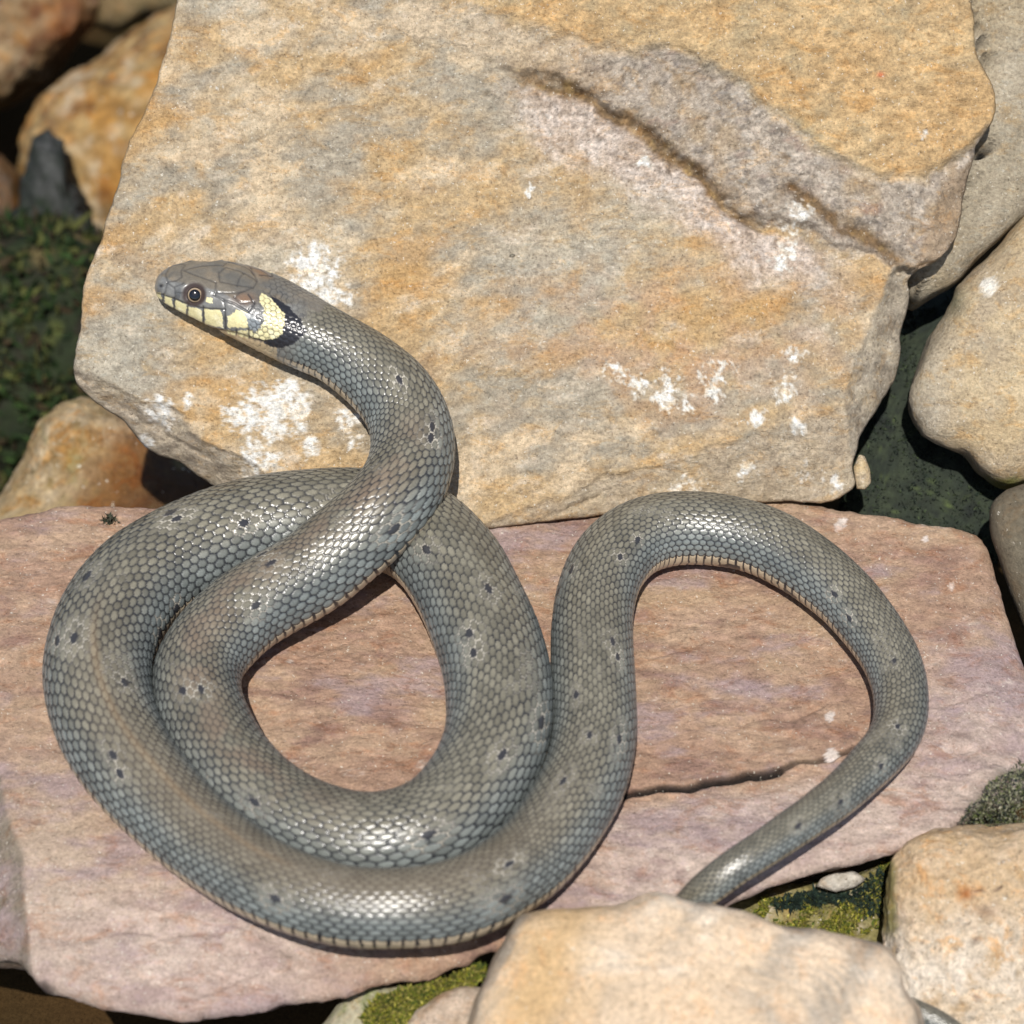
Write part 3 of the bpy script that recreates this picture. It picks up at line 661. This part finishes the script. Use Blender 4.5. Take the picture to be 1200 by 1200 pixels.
# lower jaw
mouth = [(84, 285), (100, 318), (150, 368), (200, 402), (270, 440), (370, 480), (480, 500), (560, 516), (640, 545), (700, 560)]
my = np.interp(qj[:, 0], [m[0] for m in mouth], [m[1] for m in mouth])
jaw = fade * ss(qf[:, 1] - my, -3, 4) * (qf[:, 0] < 760)
hc = mix(hc, palette(hn, C3(.40, .31, .19), C3(.30, .22, .13), C3(.46, .38, .25), 75, 30, 8, 0.2), jaw)
hc = mix(hc, C3(.42, .33, .21), fade * (adh > 128))
def poly_fill(poly, colr, soft=0):
    global hc
    msk = inside(qj, poly); hc = np.where(msk[:, None], colr, hc); return msk
yel = palette(hn, C3(.66, .60, .34), C3(.60, .53, .29), C3(.72, .68, .46), 76, 20, 7, 0.15)
lips = [[(100, 288), (128, 290), (138, 330), (112, 318)], [(150, 305), (190, 312), (198, 372), (150, 345)], [(212, 330), (272, 352), (268, 412), (208, 385)], [(284, 365), (354, 382), (352, 450), (278, 418)], [(368, 378), (455, 382), (466, 484), (368, 460)], [(492, 420), (540, 388), (600, 392), (602, 480), (492, 478)],
        [(375, 322), (410, 318), (412, 346), (372, 346)], [(545, 495), (620, 495), (650, 528), (600, 540), (545, 520)], [(478, 492), (535, 498), (535, 522), (470, 500)]]
for pl in lips: poly_fill(pl, yel)
hc = np.where((fade > 0)[:, None] & inside(qj, [(600, 430), (640, 425), (675, 460), (650, 492), (605, 490)])[:, None], C3(.20, .22, .23), hc)
poly_fill([(575, 400), (640, 410), (640, 430), (600, 430)], C3(.42, .43, .42))
colr_b = [(735, 318), (770, 326), (820, 362), (910, 465), (922, 500), (880, 540), (850, 572), (790, 590), (720, 580), (680, 560), (690, 530), (770, 520), (790, 450), (760, 370), (720, 320)]
poly_fill(colr_b, dark)
poly_fill([(735, 244), (830, 264), (928, 301), (922, 312), (830, 282), (735, 256)], dark)
poly_fill([(672, 300), (690, 290), (722, 318), (760, 360), (800, 405), (800, 455), (788, 505), (745, 542), (690, 545), (620, 532), (640, 505), (672, 480), (690, 440), (690, 380), (665, 340)], yel)
rside = np.broadcast_to((~left)[None], (nh, NC)).ravel() & (adh < 50) & (qf[:, 0] > 660) & (fade > 0.02)
hc = np.where(rside[:, None], mix(crown, sidec, np.full(len(hc), .3)), hc)
# grooves between the head plates
PLATES = [[(280, 105), (262, 135), (240, 165)], [(160, 148), (157, 190), (168, 232)], [(160, 150), (205, 140), (240, 165), (245, 205), (215, 225), (168, 232)], [(118, 152), (160, 148)], [(240, 165), (330, 200), (430, 235)], [(430, 235), (425, 300)], [(430, 290), (500, 292), (545, 290), (585, 280), (632, 262)], [(440, 140), (450, 230), (545, 250)], [(545, 250), (632, 262), (660, 225), (715, 205)], [(545, 250), (560, 200), (600, 170)],
          [(530, 315), (560, 290), (585, 280)], [(530, 315), (560, 345), (640, 340)], [(255, 240), (200, 262), (165, 235)], [(205, 265), (210, 310)], [(165, 240), (150, 300)], [(415, 300), (470, 330), (480, 380)], [(470, 330), (530, 350), (600, 395)], [(605, 300), (640, 350), (600, 395)],
          [(145, 300), (142, 345)], [(204, 318), (204, 380)], [(277, 345), (274, 432)], [(361, 365), (362, 462)], [(478, 385), (482, 490)], [(606, 480), (608, 540)], [(540, 492), (538, 520)], [(110, 292), (204, 325), (277, 355), (361, 376), (478, 382)]]
for pl_i, pl in enumerate(PLATES):
    dd = seg_dist(qf, pl); g = np.exp(-(dd / 5.0) ** 2) * fade * (adh < 125); hd -= g * 0.85; hc = mix(hc, C3(.03, .03, .032), g * (0.9 if pl_i >= len(PLATES) - 9 else 0.55))
dm = np.abs(qf[:, 1] - my); g = np.exp(-(dm / 6.0) ** 2) * fade * (qf[:, 0] < 700) * (adh < 140) * (qf[:, 0] > 80); hd -= g * 1.6; hc = mix(hc, C3(.035, .025, .02), g * 0.85)
dn = np.hypot(qf[:, 0] - 132, qf[:, 1] - 252); hd -= 3.0 * np.exp(-(dn / 11) ** 2); hc = mix(hc, C3(.01, .01, .012), np.exp(-(dn / 11) ** 2))
# socket round the eye
EYE_Q = np.array([312.0, 302.0]); de = np.hypot(qf[:, 0] - EYE_Q[0], (qf[:, 1] - EYE_Q[1]))
hd -= 2.5 * ss(de, 66, 40); hc = mix(hc, C3(.05, .035, .03), ss(de, 76, 55))
hd += 1.2 * np.exp(-((de - 78) / 14) ** 2) * (qf[:, 1] < 290)
hc = mix(hc, skin, gap0[headrows].ravel() * ss(np.repeat(xs[headrows], NC), 112, 140) * fade * .75)
COL[headrows] = hc.reshape(nh, NC, 3)
DISP[headrows] = DISP[headrows] + (fbm(hn, 9, 3, .6, 92) * .45 * fade).reshape(nh, NC) + (hd * ss(np.repeat(xs[headrows], NC), 3, 14)).reshape(nh, NC)

V = V + NRM * (DISP * U)[..., None]

def snake_mat():
    m = bpy.data.materials.new('snake_skin'); m.use_nodes = True
    N = m.node_tree.nodes; L = m.node_tree.links; b = N['Principled BSDF']
    at = N.new('ShaderNodeAttribute'); at.attribute_name = 'Col'
    tc = N.new('ShaderNodeTexCoord'); n = N.new('ShaderNodeTexNoise'); n.inputs['Scale'].default_value = 4200; n.inputs['Detail'].default_value = 3
    L.new(tc.outputs['Object'], n.inputs[0])
    mr = N.new('ShaderNodeMapRange'); mr.inputs[1].default_value = .3; mr.inputs[2].default_value = .7; mr.inputs[3].default_value = .85; mr.inputs[4].default_value = 1.15
    L.new(n.outputs[0], mr.inputs[0])
    mul = N.new('ShaderNodeVectorMath'); mul.operation = 'SCALE'; L.new(at.outputs['Color'], mul.inputs[0]); L.new(mr.outputs[0], mul.inputs['Scale'])
    L.new(mul.outputs[0], b.inputs['Base Color'])
    bp = N.new('ShaderNodeBump'); bp.inputs['Strength'].default_value = .15; bp.inputs['Distance'].default_value = .0001
    L.new(n.outputs[0], bp.inputs['Height']); L.new(bp.outputs[0], b.inputs['Normal'])
    b.inputs['Roughness'].default_value = 0.28; b.inputs['Specular IOR Level'].default_value = 0.45
    return m
M_SNAKE = snake_mat()
root = bpy.data.objects.new('snake', None); scn.collection.objects.link(root); root.empty_display_size = 0.02
tag(root, 'olive grey snake with a yellow and black collar coiled over the reddish slab', 'snake')
V0 = V.reshape(-1, 3)
F0 = grid_faces(NR, NC)
ends = np.vstack([V[0].mean(0), V[-1].mean(0)]); k0, k1 = len(V0), len(V0) + 1
ar = np.arange(NC); caps = np.vstack([np.stack([np.full(NC, k0), (ar + 1) % NC, ar], 1), np.stack([np.full(NC, k1), (NR - 1) * NC + ar, (NR - 1) * NC + (ar + 1) % NC], 1)])
colv = np.vstack([COL.reshape(-1, 3), COL[0].mean(0), COL[-1].mean(0)])
body = mesh_object('body', np.vstack([V0, ends]), [F0, caps], M_SNAKE, colv, root)

# ---- eyes
def eye_mat(name, rough):
    m = bpy.data.materials.new(name); m.use_nodes = True; N = m.node_tree.nodes; b = N['Principled BSDF']
    at = N.new('ShaderNodeAttribute'); at.attribute_name = 'Col'; m.node_tree.links.new(at.outputs['Color'], b.inputs['Base Color'])
    b.inputs['Roughness'].default_value = rough; b.inputs['Coat Weight'].default_value = 1.0; b.inputs['Coat Roughness'].default_value = 0.03
    return m
M_EYE = eye_mat('iris', 0.3); M_PUP = eye_mat('pupil', 0.08)
hmask = np.argmin(de + (adh > 120) * 1e4 + np.where(np.broadcast_to(left[None], (nh, NC)).ravel(), 0, 1e4))
er, ec = hmask // NC, hmask % NC
for col_i in (ec, NC - 1 - ec):
    p = V[er, col_i]; nrm = NRM[er, col_i]; look = nrm * 1.0
    if col_i == ec: look = nrm + 0.55 * (CAM - p) / np.linalg.norm(CAM - p)     # the visible eye is turned a little outward
    look /= np.linalg.norm(look)
    v, f = ico(5); re = 10.2 * U; c0 = p - nrm * re * (0.5 if col_i == ec else 0.95)
    w = v @ look; ang = np.degrees(np.arccos(np.clip(w, -1, 1)))
    cc = np.broadcast_to(C3(.035, .022, .016), (len(v), 3)).copy()
    cc = mix(cc, C3(.46, .37, .25), ss(ang, 55, 49) * ss(ang, 36, 41)); cc = mix(cc, C3(.20, .12, .07), np.exp(-((ang - 44) / 5.0) ** 2) * .6)
    e = mesh_object('eye', c0 + v * re, f, M_EYE, cc, root)
    t1 = np.cross(look, Zup); t1 /= np.linalg.norm(t1); t2 = np.cross(look, t1)
    pc = (v @ np.stack([t1, t2, look], 1)); pv_ = pc * np.array([6.5, 6.5, 2.4]) * U
    pv_ = c0 + look * re * 0.86 + pv_[:, :1] * t1 + pv_[:, 1:2] * t2 + pv_[:, 2:] * look
    mesh_object('pupil', pv_, f, M_PUP, np.broadcast_to(C3(.004, .004, .005), (len(v), 3)), e)

# ------------------------------------------------------------------ the other stones
def add(name, label, outline, center, t, thick, colour, mat, **k):
    return tag(boulder(name, outline, center, t, thick, colour, mat, **k), label, 'rock')

# foreground, close to the lens
def fg_col(px, P):
    c = palette(P, C3(.72, .56, .40), C3(.64, .48, .32), C3(.82, .70, .56), 81, 110, 14, 0.2)
    d = px[:, 0] - 600 + (px[:, 1] - 1060) * 0.32
    c = mix(c, C3(.56, .36, .16), np.exp(-((d - 60) / 60) ** 2) * 0.75)
    st = (px[:, 0] + 0.55 * px[:, 1]); c = mix(c, C3(.34, .30, .25), ss(fbm(np.stack([st * U, px[:, 1] * U * .15, st * 0], 1), 48, 4, 0.6, 82), 0.0, 0.3) * 0.75)
    return c
add('foreground_rock', 'blurred pale tan rock close to the lens at the bottom edge',
    [(505, 1330), (545, 1210), (562, 1165), (585, 1112), (606, 1073), (632, 1065), (690, 1062), (735, 1060), (752, 1052), (775, 1048), (802, 1055), (840, 1058), (880, 1068), (910, 1080), (950, 1086), (1000, 1093), (1040, 1106), (1056, 1130), (1062, 1155), (1085, 1185), (1110, 1330), (1000, 1400), (700, 1420), (560, 1400)],
    (800, 1220), 545, 62, fg_col, M_PALE, sub=6, square=0.28, tilt=(0.0, 0.35), amp=9, mid=2.2, seed=82, facet=14)

def pit_col(px, P):
    c = palette(P, C3(.64, .53, .40), C3(.74, .66, .56), C3(.50, .35, .20), 83, 60, 10, 0.4)
    c = mix(c, C3(.50, .34, .18), np.clip(ss(1090 - px[:, 1] + 40 * fbm(P, 50, 3, .6, 184), -20, 50) * .7 + ss(fbm(P, 90, 4, 0.6, 84), 0.05, 0.4) * 0.4, 0, .8))
    c = mix(c, C3(.15, .10, .075), ss(fbm(P, 13, 2, 0.5, 85), 0.42, 0.55) * 0.8)
    c = mix(c, C3(.36, .15, .05), np.exp(-(((px[:, 0] - 1132) / 8) ** 2 + ((px[:, 1] - 1046) / 7) ** 2)))
    c = mix(c, C3(.25, .15, .09), np.exp(-(((px[:, 0] - 1155) / 16) ** 2 + ((px[:, 1] - 1068) / 9) ** 2)) * .7)
    c = mix(c, C3(.20, .19, .05), ss(1052 + 10 * fbm(P, 40, 3, .6, 86) - px[:, 0], 0, 10) * ss(1105 - px[:, 1], 0, 20) * .8)
    return c
def pit_ext(px, z):
    return -3.5 * ss(gnoise(np.concatenate([px, np.zeros((len(px), 1))], 1) / 16 + 3.3), 0.25, 0.6) - 7 * np.exp(-(seg_dist(px, [(1040, 1078), (1085, 1090), (1130, 1092), (1170, 1105), (1200, 1112)]) / 6) ** 2)
add('pitted_rock', 'cream and ochre pitted boulder at the lower right corner',
    [(1042, 1010), (1060, 985), (1095, 972), (1130, 963), (1170, 966), (1230, 960), (1300, 1000), (1330, 1130), (1300, 1280), (1180, 1300), (1060, 1280), (1035, 1180), (1030, 1120), (1034, 1060)], (1150, 1120), 305, 95, pit_col, M_PIT, sub=7, square=0.55, amp=14, mid=4.0, seed=87, facet=10, extra=pit_ext)

def right_col(px, P):
    c = palette(P, C3(.45, .34, .20), C3(.40, .32, .22), C3(.51, .40, .25), 91, 90, 12, 0.2)
    c = mix(c, C3(.40, .36, .29), ss(1120 - px[:, 0] + 12 * fbm(P, 30, 3, .6, 92), -20, 30) * .6)
    c = mix(c, C3(.70, .66, .58), ss(1 - np.hypot(px[:, 0] - 1158, px[:, 1] - 334) / 13 + .5 * fbm(P, 10, 2, .6, 93), 0.1, 0.35))
    c = mix(c, C3(.23, .24, .05), ss(px[:, 1] + 8 * fbm(P, 20, 3, .6, 94), 556, 572) * ss(px[:, 0], 1120, 1140) * .85)
    c = mix(c, C3(.12, .12, .07), np.exp(-(((px[:, 0] - 1118) / 14) ** 2 + ((px[:, 1] - 352) / 18) ** 2)) * .8)
    return c
add('rounded_rock', 'rounded tan rock with one white spot right of the dark mossy gap',
    [(1063, 470), (1066, 445), (1082, 415), (1095, 390), (1110, 368), (1122, 340), (1148, 312), (1200, 250), (1290, 190), (1360, 300), (1360, 470), (1280, 560), (1210, 566), (1185, 574), (1165, 572), (1145, 555), (1130, 535), (1100, 522), (1080, 510), (1068, 492)], (1190, 430), -70, 85, right_col, M_TAN, sub=6, square=0.5, amp=9, mid=2.5, seed=95, facet=8)

def grey_col(px, P):
    c = palette(P * np.array([1, .6, .6]), C3(.33, .28, .20), C3(.39, .335, .25), C3(.26, .225, .165), 101, 80, 12, 0.25)
    return mix(c, C3(.40, .29, .15), ss(fbm(P, 110, 3, .6, 102), 0.15, .45) * .5 + .3 * ss(60 - px[:, 1], 0, 40))
add('grey_rock', 'plain grey stone at the upper right edge tucked behind the tan slab',
    [(1100, -80), (1300, -80), (1330, 100), (1260, 205), (1200, 252), (1150, 300), (1122, 330), (1090, 352), (1064, 370), (1050, 330), (1060, 200), (1080, 60)], (1170, 120), -66, 60, grey_col, M_TAN, sub=6, square=0.4, tilt=(0.12, 0), amp=10, mid=2.5, seed=103, facet=10)

add('smooth_pebble', 'smooth drab grey brown stone cut off by the right edge',
    [(1160, 600), (1164, 588), (1180, 574), (1215, 560), (1270, 600), (1290, 700), (1250, 790), (1212, 762), (1198, 735), (1185, 700), (1172, 660), (1162, 630)], (1220, 670), 30, 60,
    lambda px, P: palette(P * np.array([1, .3, .3]), C3(.15, .125, .085), C3(.12, .105, .075), C3(.18, .145, .10), 104, 50, 10, 0.15), M_PALE, sub=5, square=0.7, amp=3, mid=.7, seed=105)

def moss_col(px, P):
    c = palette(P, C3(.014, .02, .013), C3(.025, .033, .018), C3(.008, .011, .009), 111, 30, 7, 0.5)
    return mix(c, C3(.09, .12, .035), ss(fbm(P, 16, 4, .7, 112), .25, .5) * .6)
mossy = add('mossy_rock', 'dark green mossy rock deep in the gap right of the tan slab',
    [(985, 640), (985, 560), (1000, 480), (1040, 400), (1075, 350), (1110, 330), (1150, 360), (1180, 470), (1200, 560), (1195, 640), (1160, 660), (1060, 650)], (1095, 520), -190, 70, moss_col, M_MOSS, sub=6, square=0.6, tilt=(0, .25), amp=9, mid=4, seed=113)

# left, out of focus
def ora_col(px, P):
    c = palette(P, C3(.33, .17, .04), C3(.36, .25, .11), C3(.17, .08, .02), 121, 70, 22, 0.7)
    return mix(c, C3(.50, .40, .27), ss(fbm(P, 55, 4, .65, 122), .05, .3) * .75)
add('orange_rock', 'blurred rusty orange rock behind the upper left edge of the slab',
    [(14, 200), (24, 150), (50, 112), (100, 78), (140, 50), (180, 20), (240, -10), (330, 40), (330, 200), (240, 330), (150, 335), (100, 300), (60, 290), (25, 250)], (170, 170), -1450, 170, ora_col, M_WETROCK, sub=6, square=0.7, amp=24, mid=7, seed=123, facet=20)
def redb_col(px, P):
    c = palette(P, C3(.20, .115, .045), C3(.32, .23, .13), C3(.12, .045, .015), 124, 70, 22, 0.6)
    return mix(c, C3(.27, .10, .03), np.exp(-(((px[:, 0] - 85) / 32) ** 2 + ((px[:, 1] - 35) / 38) ** 2)) * .85)
add('brown_rock', 'blurred reddish brown rock at the upper left corner',
    [(-120, -60), (40, -80), (110, -50), (125, 0), (112, 30), (85, 62), (55, 95), (10, 130), (-60, 140), (-140, 100)], (-5, 20), -1750, 200, redb_col, M_WETROCK, sub=6, square=0.7, amp=24, mid=7, seed=125, facet=20)
add('olive_stone', 'blurred drab olive stone at the top edge beside the slab corner',
    [(105, 0), (130, -40), (180, -70), (230, -60), (250, -10), (225, 20), (170, 22), (135, 42), (110, 30)], (175, -12), -1750, 140,
    lambda px, P: palette(P, C3(.17, .12, .055), C3(.13, .10, .045), C3(.22, .15, .07), 126, 60, 16, .25), M_PALE, sub=5, square=0.7, amp=6, seed=127)
add('dark_gap_shape', 'blurred blackish shape standing in for the shaded gap below the rusty orange rock',
    [(8, 262), (26, 205), (40, 166), (56, 146), (72, 166), (84, 215), (104, 262), (138, 300), (130, 345), (60, 360), (10, 330)], (68, 262), -1240, 90,
    lambda px, P: palette(P, C3(.012, .015, .012), C3(.045, .046, .044), C3(.006, .012, .004), 128, 36, 12, .7), M_MOSS, sub=6, square=0.55, amp=22, mid=9, seed=129, facet=24, jitter=9)  # added body for the dark gap, its shade given as blackish colour
add('umber_stone', 'blurred dark umber stone at the left edge above the green moss',
    [(-70, 190), (0, 180), (24, 205), (32, 250), (22, 292), (-10, 306), (-70, 300)], (-15, 240), -1300, 100,
    lambda px, P: palette(P, C3(.10, .045, .012), C3(.05, .03, .012), C3(.16, .075, .02), 130, 30, 10, .4), M_WET, sub=5, square=0.7, amp=6, seed=131)
def dk_col(px, P):
    c = palette(P, C3(.008, .014, .004), C3(.014, .022, .006), C3(.012, .010, .005), 132, 50, 10, .4)
    c = mix(c, C3(.075, .09, .018), ss(fbm(P, 42, 3, .6, 133), .18, .5) * .6)
    return mix(c, C3(.17, .12, .05), ss(fbm(P, 36, 3, .6, 134), .22, .45) * ss(330 - px[:, 1], -20, 60) * .8)
dark_rock = add('weedy_rock', 'blurred dark green weed covered rock at the left edge',
    [(-140, 280), (0, 262), (60, 262), (118, 285), (150, 330), (150, 430), (120, 500), (60, 545), (0, 580), (-120, 590)], (10, 410), -1150, 170, dk_col, M_MOSS, sub=6, square=0.7, amp=12, mid=4, seed=135)
def tan_col(px, P):
    c = palette(P, C3(.34, .24, .12), C3(.45, .35, .22), C3(.24, .165, .065), 136, 46, 16, .5)
    c = mix(c, C3(.20, .085, .02), ss(px[:, 0] + .55 * (px[:, 1] - 520) + 30 * fbm(P, 40, 3, .6, 137), 85, 160) * .92)  # shade beside the tan slab painted in, reddish here and dark brown next
    c = mix(c, C3(.06, .03, .012), ss(px[:, 0] + .3 * (px[:, 1] - 520) + 30 * fbm(P, 34, 3, .6, 237), 140, 200) * .8)
    return mix(c, C3(.27, .24, .10), ss(fbm(P, 45, 3, .6, 138), .15, .45) * .55)
add('ochre_rock', 'blurred knobbly ochre rock between the tan slab and reddish slab on the left',
    [(-90, 640), (-30, 610), (5, 570), (30, 525), (42, 490), (62, 472), (85, 466), (130, 470), (200, 500), (270, 560), (280, 620), (200, 660), (60, 680), (-60, 690)], (120, 580), -560, 110, tan_col, M_WETROCK, sub=6, square=0.7, amp=15, mid=6, seed=139, facet=12)

# bottom, between the reddish slab and the foreground rock
add('cream_stone', 'small cream stone at the bottom edge beside green moss',
    [(470, 1215), (485, 1185), (515, 1165), (545, 1155), (580, 1160), (620, 1200), (600, 1270), (500, 1270)], (540, 1205), 390, 40,
    lambda px, P: palette(P, C3(.50, .39, .30), C3(.56, .47, .37), C3(.42, .30, .2), 141, 40, 10, .25), M_PALE, sub=5, square=0.65, amp=5, mid=2, seed=142)
add('greenish_stone', 'pale greenish stone at the bottom edge beneath the reddish slab',
    [(370, 1210), (395, 1180), (415, 1162), (440, 1152), (475, 1156), (500, 1190), (480, 1260), (400, 1260)], (435, 1200), 368, 30,
    lambda px, P: palette(P, C3(.36, .34, .22), C3(.42, .38, .27), C3(.22, .24, .10), 143, 30, 8, .35), M_PIT, sub=5, square=0.65, amp=5, mid=2.5, seed=144)
def bank_col(px, P):
    c = palette(P, C3(.18, .155, .05), C3(.30, .26, .12), C3(.09, .085, .03), 145, 30, 8, .5)
    c = mix(c, C3(.45, .39, .29), ss(fbm(P, 24, 3, .6, 146), .16, .34))
    return c
bank = add('bank_stone', 'mottled mossy stone in the crevice below the tail',
    [(820, 1064), (850, 1052), (890, 1043), (930, 1036), (985, 1032), (1040, 1006), (1100, 1020), (1100, 1120), (1000, 1150), (900, 1140), (840, 1110)], (945, 1080), 235, 34, bank_col, M_PIT, sub=6, square=0.6, amp=6, mid=3, seed=147)
add('white_pebble', 'whitish pebble in the crevice below the tail',
    [(955, 1040), (962, 1029), (978, 1022), (1000, 1021), (1016, 1030), (1004, 1040), (980, 1046)], (985, 1034), 286, 10,
    lambda px, P: palette(P, C3(.50, .46, .40), C3(.58, .54, .47), C3(.38, .34, .28), 148, 20, 6, .3), M_PALE, sub=4, square=0.7, amp=3, mid=1.5, seed=149)
add('tiny_pebble', 'tiny cream pebble under the right lip of the reddish slab',
    [(1104, 966), (1110, 958), (1117, 962), (1116, 970), (1108, 972)], (1110, 965), 300, 6, lambda px, P: palette(P, C3(.55, .42, .26), C3(.6, .48, .3), C3(.4, .3, .2), 150, 10, 4, .2), M_PALE, sub=3, square=0.8, amp=1, seed=151)
add('orange_pebble', 'tiny rusty orange pebble beside the tail and foreground rock',
    [(840, 1058), (846, 1050), (853, 1052), (854, 1060), (846, 1064)], (847, 1057), 372, 7, lambda px, P: palette(P, C3(.34, .12, .03), C3(.3, .1, .03), C3(.4, .18, .06), 152, 10, 4, .2), M_PALE, sub=3, square=0.8, amp=1, seed=153)

# ------------------------------------------------------------------ moss: many small leaf blades on a stone
def moss(name, pts, nrm, length, colours, label=None, seed=1, spread=0.7, width=0.28):
    r = np.random.default_rng(seed); n = len(pts)
    d = nrm + r.normal(size=(n, 3)) * spread; d /= np.linalg.norm(d, axis=1)[:, None]
    s = np.cross(d, r.normal(size=(n, 3))); s /= np.linalg.norm(s, axis=1)[:, None]
    l = length * U * r.uniform(.5, 1.3, n)[:, None]; wv = s * l * width
    bend = r.normal(size=(n, 3)) * 0.25
    a = pts - wv * .5; b = pts + wv * .5; m1 = pts + d * l * .55 + wv * .7; m0 = pts + d * l * .55 - wv * .7; tp = pts + (d + bend) * l
    Vv = np.stack([a, b, m1, m0, tp], 1).reshape(-1, 3); k = np.arange(n)[:, None] * 5
    q = np.hstack([k, k + 1, k + 2, k + 3]); tri = np.hstack([k + 3, k + 2, k + 4])
    cc = np.asarray(colours)[r.integers(0, len(colours), n)] * r.uniform(.6, 1.4, n)[:, None]
    o = mesh_object(name, Vv, [q, tri], M_MOSS, np.repeat(cc, 5, 0), smooth=False)
    return tag(o, label, 'moss', kind='stuff')

def surface_points(o, n, seed, region=None, dens=None):
    me = o.data; me.calc_loop_triangles(); r = np.random.default_rng(seed)
    co = np.empty(len(me.vertices) * 3, np.float32); me.vertices.foreach_get('co', co); co = co.reshape(-1, 3).astype(float)
    tr = np.empty(len(me.loop_triangles) * 3, np.int32); me.loop_triangles.foreach_get('vertices', tr); tr = tr.reshape(-1, 3)
    a, b, c = co[tr[:, 0]], co[tr[:, 1]], co[tr[:, 2]]; cr = np.cross(b - a, c - a); ar = np.linalg.norm(cr, axis=1)
    cen = (a + b + c) / 3; ctr = co.mean(0); nn = cr / (ar[:, None] + 1e-15); nn *= np.sign(((cen - ctr) * nn).sum(1))[:, None]
    keep = (nn @ -FWD > -0.2)
    px, _ = project(cen)
    if region is not None: keep &= inside(px, region)
    if dens is not None: ar = ar * dens(px, cen)
    p = ar * keep; p = p / p.sum(); t = r.choice(len(tr), n, p=p); u, v = r.random((2, n)); f = u + v > 1; u[f], v[f] = 1 - u[f], 1 - v[f]
    return a[t] + u[:, None] * (b - a)[t] + v[:, None] * (c - a)[t], nn[t]

p, n = surface_points(mossy, 7000, 1, dens=lambda px, P: ss(fbm(P, 40, 3, .6, 161), -.3, .2))
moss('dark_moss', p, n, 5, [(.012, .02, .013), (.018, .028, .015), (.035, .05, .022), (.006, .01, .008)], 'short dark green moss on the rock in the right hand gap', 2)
p, n = surface_points(dark_rock, 5000, 3, dens=lambda px, P: ss(fbm(P, 50, 3, .6, 162), -.3, .2))
moss('water_weed', p, n, 24, [(.010, .024, .004), (.016, .034, .006), (.06, .065, .016), (.03, .02, .008)], 'blurred dark green weed on the rock at the left edge', 4)
bgreen = [(.22, .21, .02), (.12, .14, .015), (.32, .28, .07), (.05, .07, .01), (.14, .12, .03)]
p, n = surface_points(bank, 6000, 5, region=[(895, 1055), (940, 1050), (1000, 1060), (1045, 1000), (1062, 1060), (1030, 1085), (1000, 1100), (930, 1092), (880, 1075)], dens=lambda px, P: ss(fbm(P, 22, 3, .6, 163), -.2, .15))
moss('yellow_moss', p, n, 6, bgreen, 'yellow green moss in the crevice below the tail', 6)
p, n = surface_points(bank, 2000, 7, region=[(905, 1056), (945, 1046), (1000, 1048), (1040, 1018), (1046, 1066), (1014, 1070), (1000, 1056), (940, 1062), (912, 1066)])
moss('blackish_moss', p, n, 8, [(.008, .018, .014), (.015, .03, .022), (.02, .035, .02)], 'blackish green moss beside the white pebble in the crevice', 8)
def plane_moss(name, poly, t, nmb, length, cols, label, seed):
    r = np.random.default_rng(seed); po = np.array(poly, float); lo, hi = po.min(0), po.max(0)
    px = r.uniform(lo, hi, (nmb * 6, 2)); px = px[inside(px, po)][:nmb]
    nz = fbm(np.concatenate([px * U, np.zeros((len(px), 1))], 1), 30, 3, .6, seed)
    P = unproj(px, D - (t + nz * 12) * U)
    moss(name, P, np.broadcast_to(np.array([0, -.3, .95]), P.shape), length, cols, label, seed)
plane_moss('green_moss', [(425, 1190), (440, 1170), (480, 1158), (520, 1148), (560, 1130), (572, 1136), (560, 1152), (520, 1170), (490, 1185), (470, 1205), (430, 1212)], 402, 6000, 6, bgreen, 'bright green moss at the bottom edge under the coils', 9)
plane_moss('algae_tuft', [(1122, 966), (1138, 940), (1150, 935), (1158, 915), (1180, 908), (1192, 893), (1240, 885), (1240, 975), (1180, 975), (1150, 968)], 322, 3300, 4, [(.25, .24, .17), (.03, .04, .03), (.06, .075, .02), (.12, .13, .06), (.015, .02, .015), (.2, .2, .12)], 'dark green algae at the right end of the reddish slab', 10)
plane_moss('dry_moss_tuft', [(120, 622), (124, 608), (130, 604), (138, 614), (138, 626), (128, 629)], 6, 260, 8, [(.06, .06, .035), (.035, .04, .025), (.1, .09, .06)], 'tiny dry grey tuft on the reddish slab left of the coils', 11)
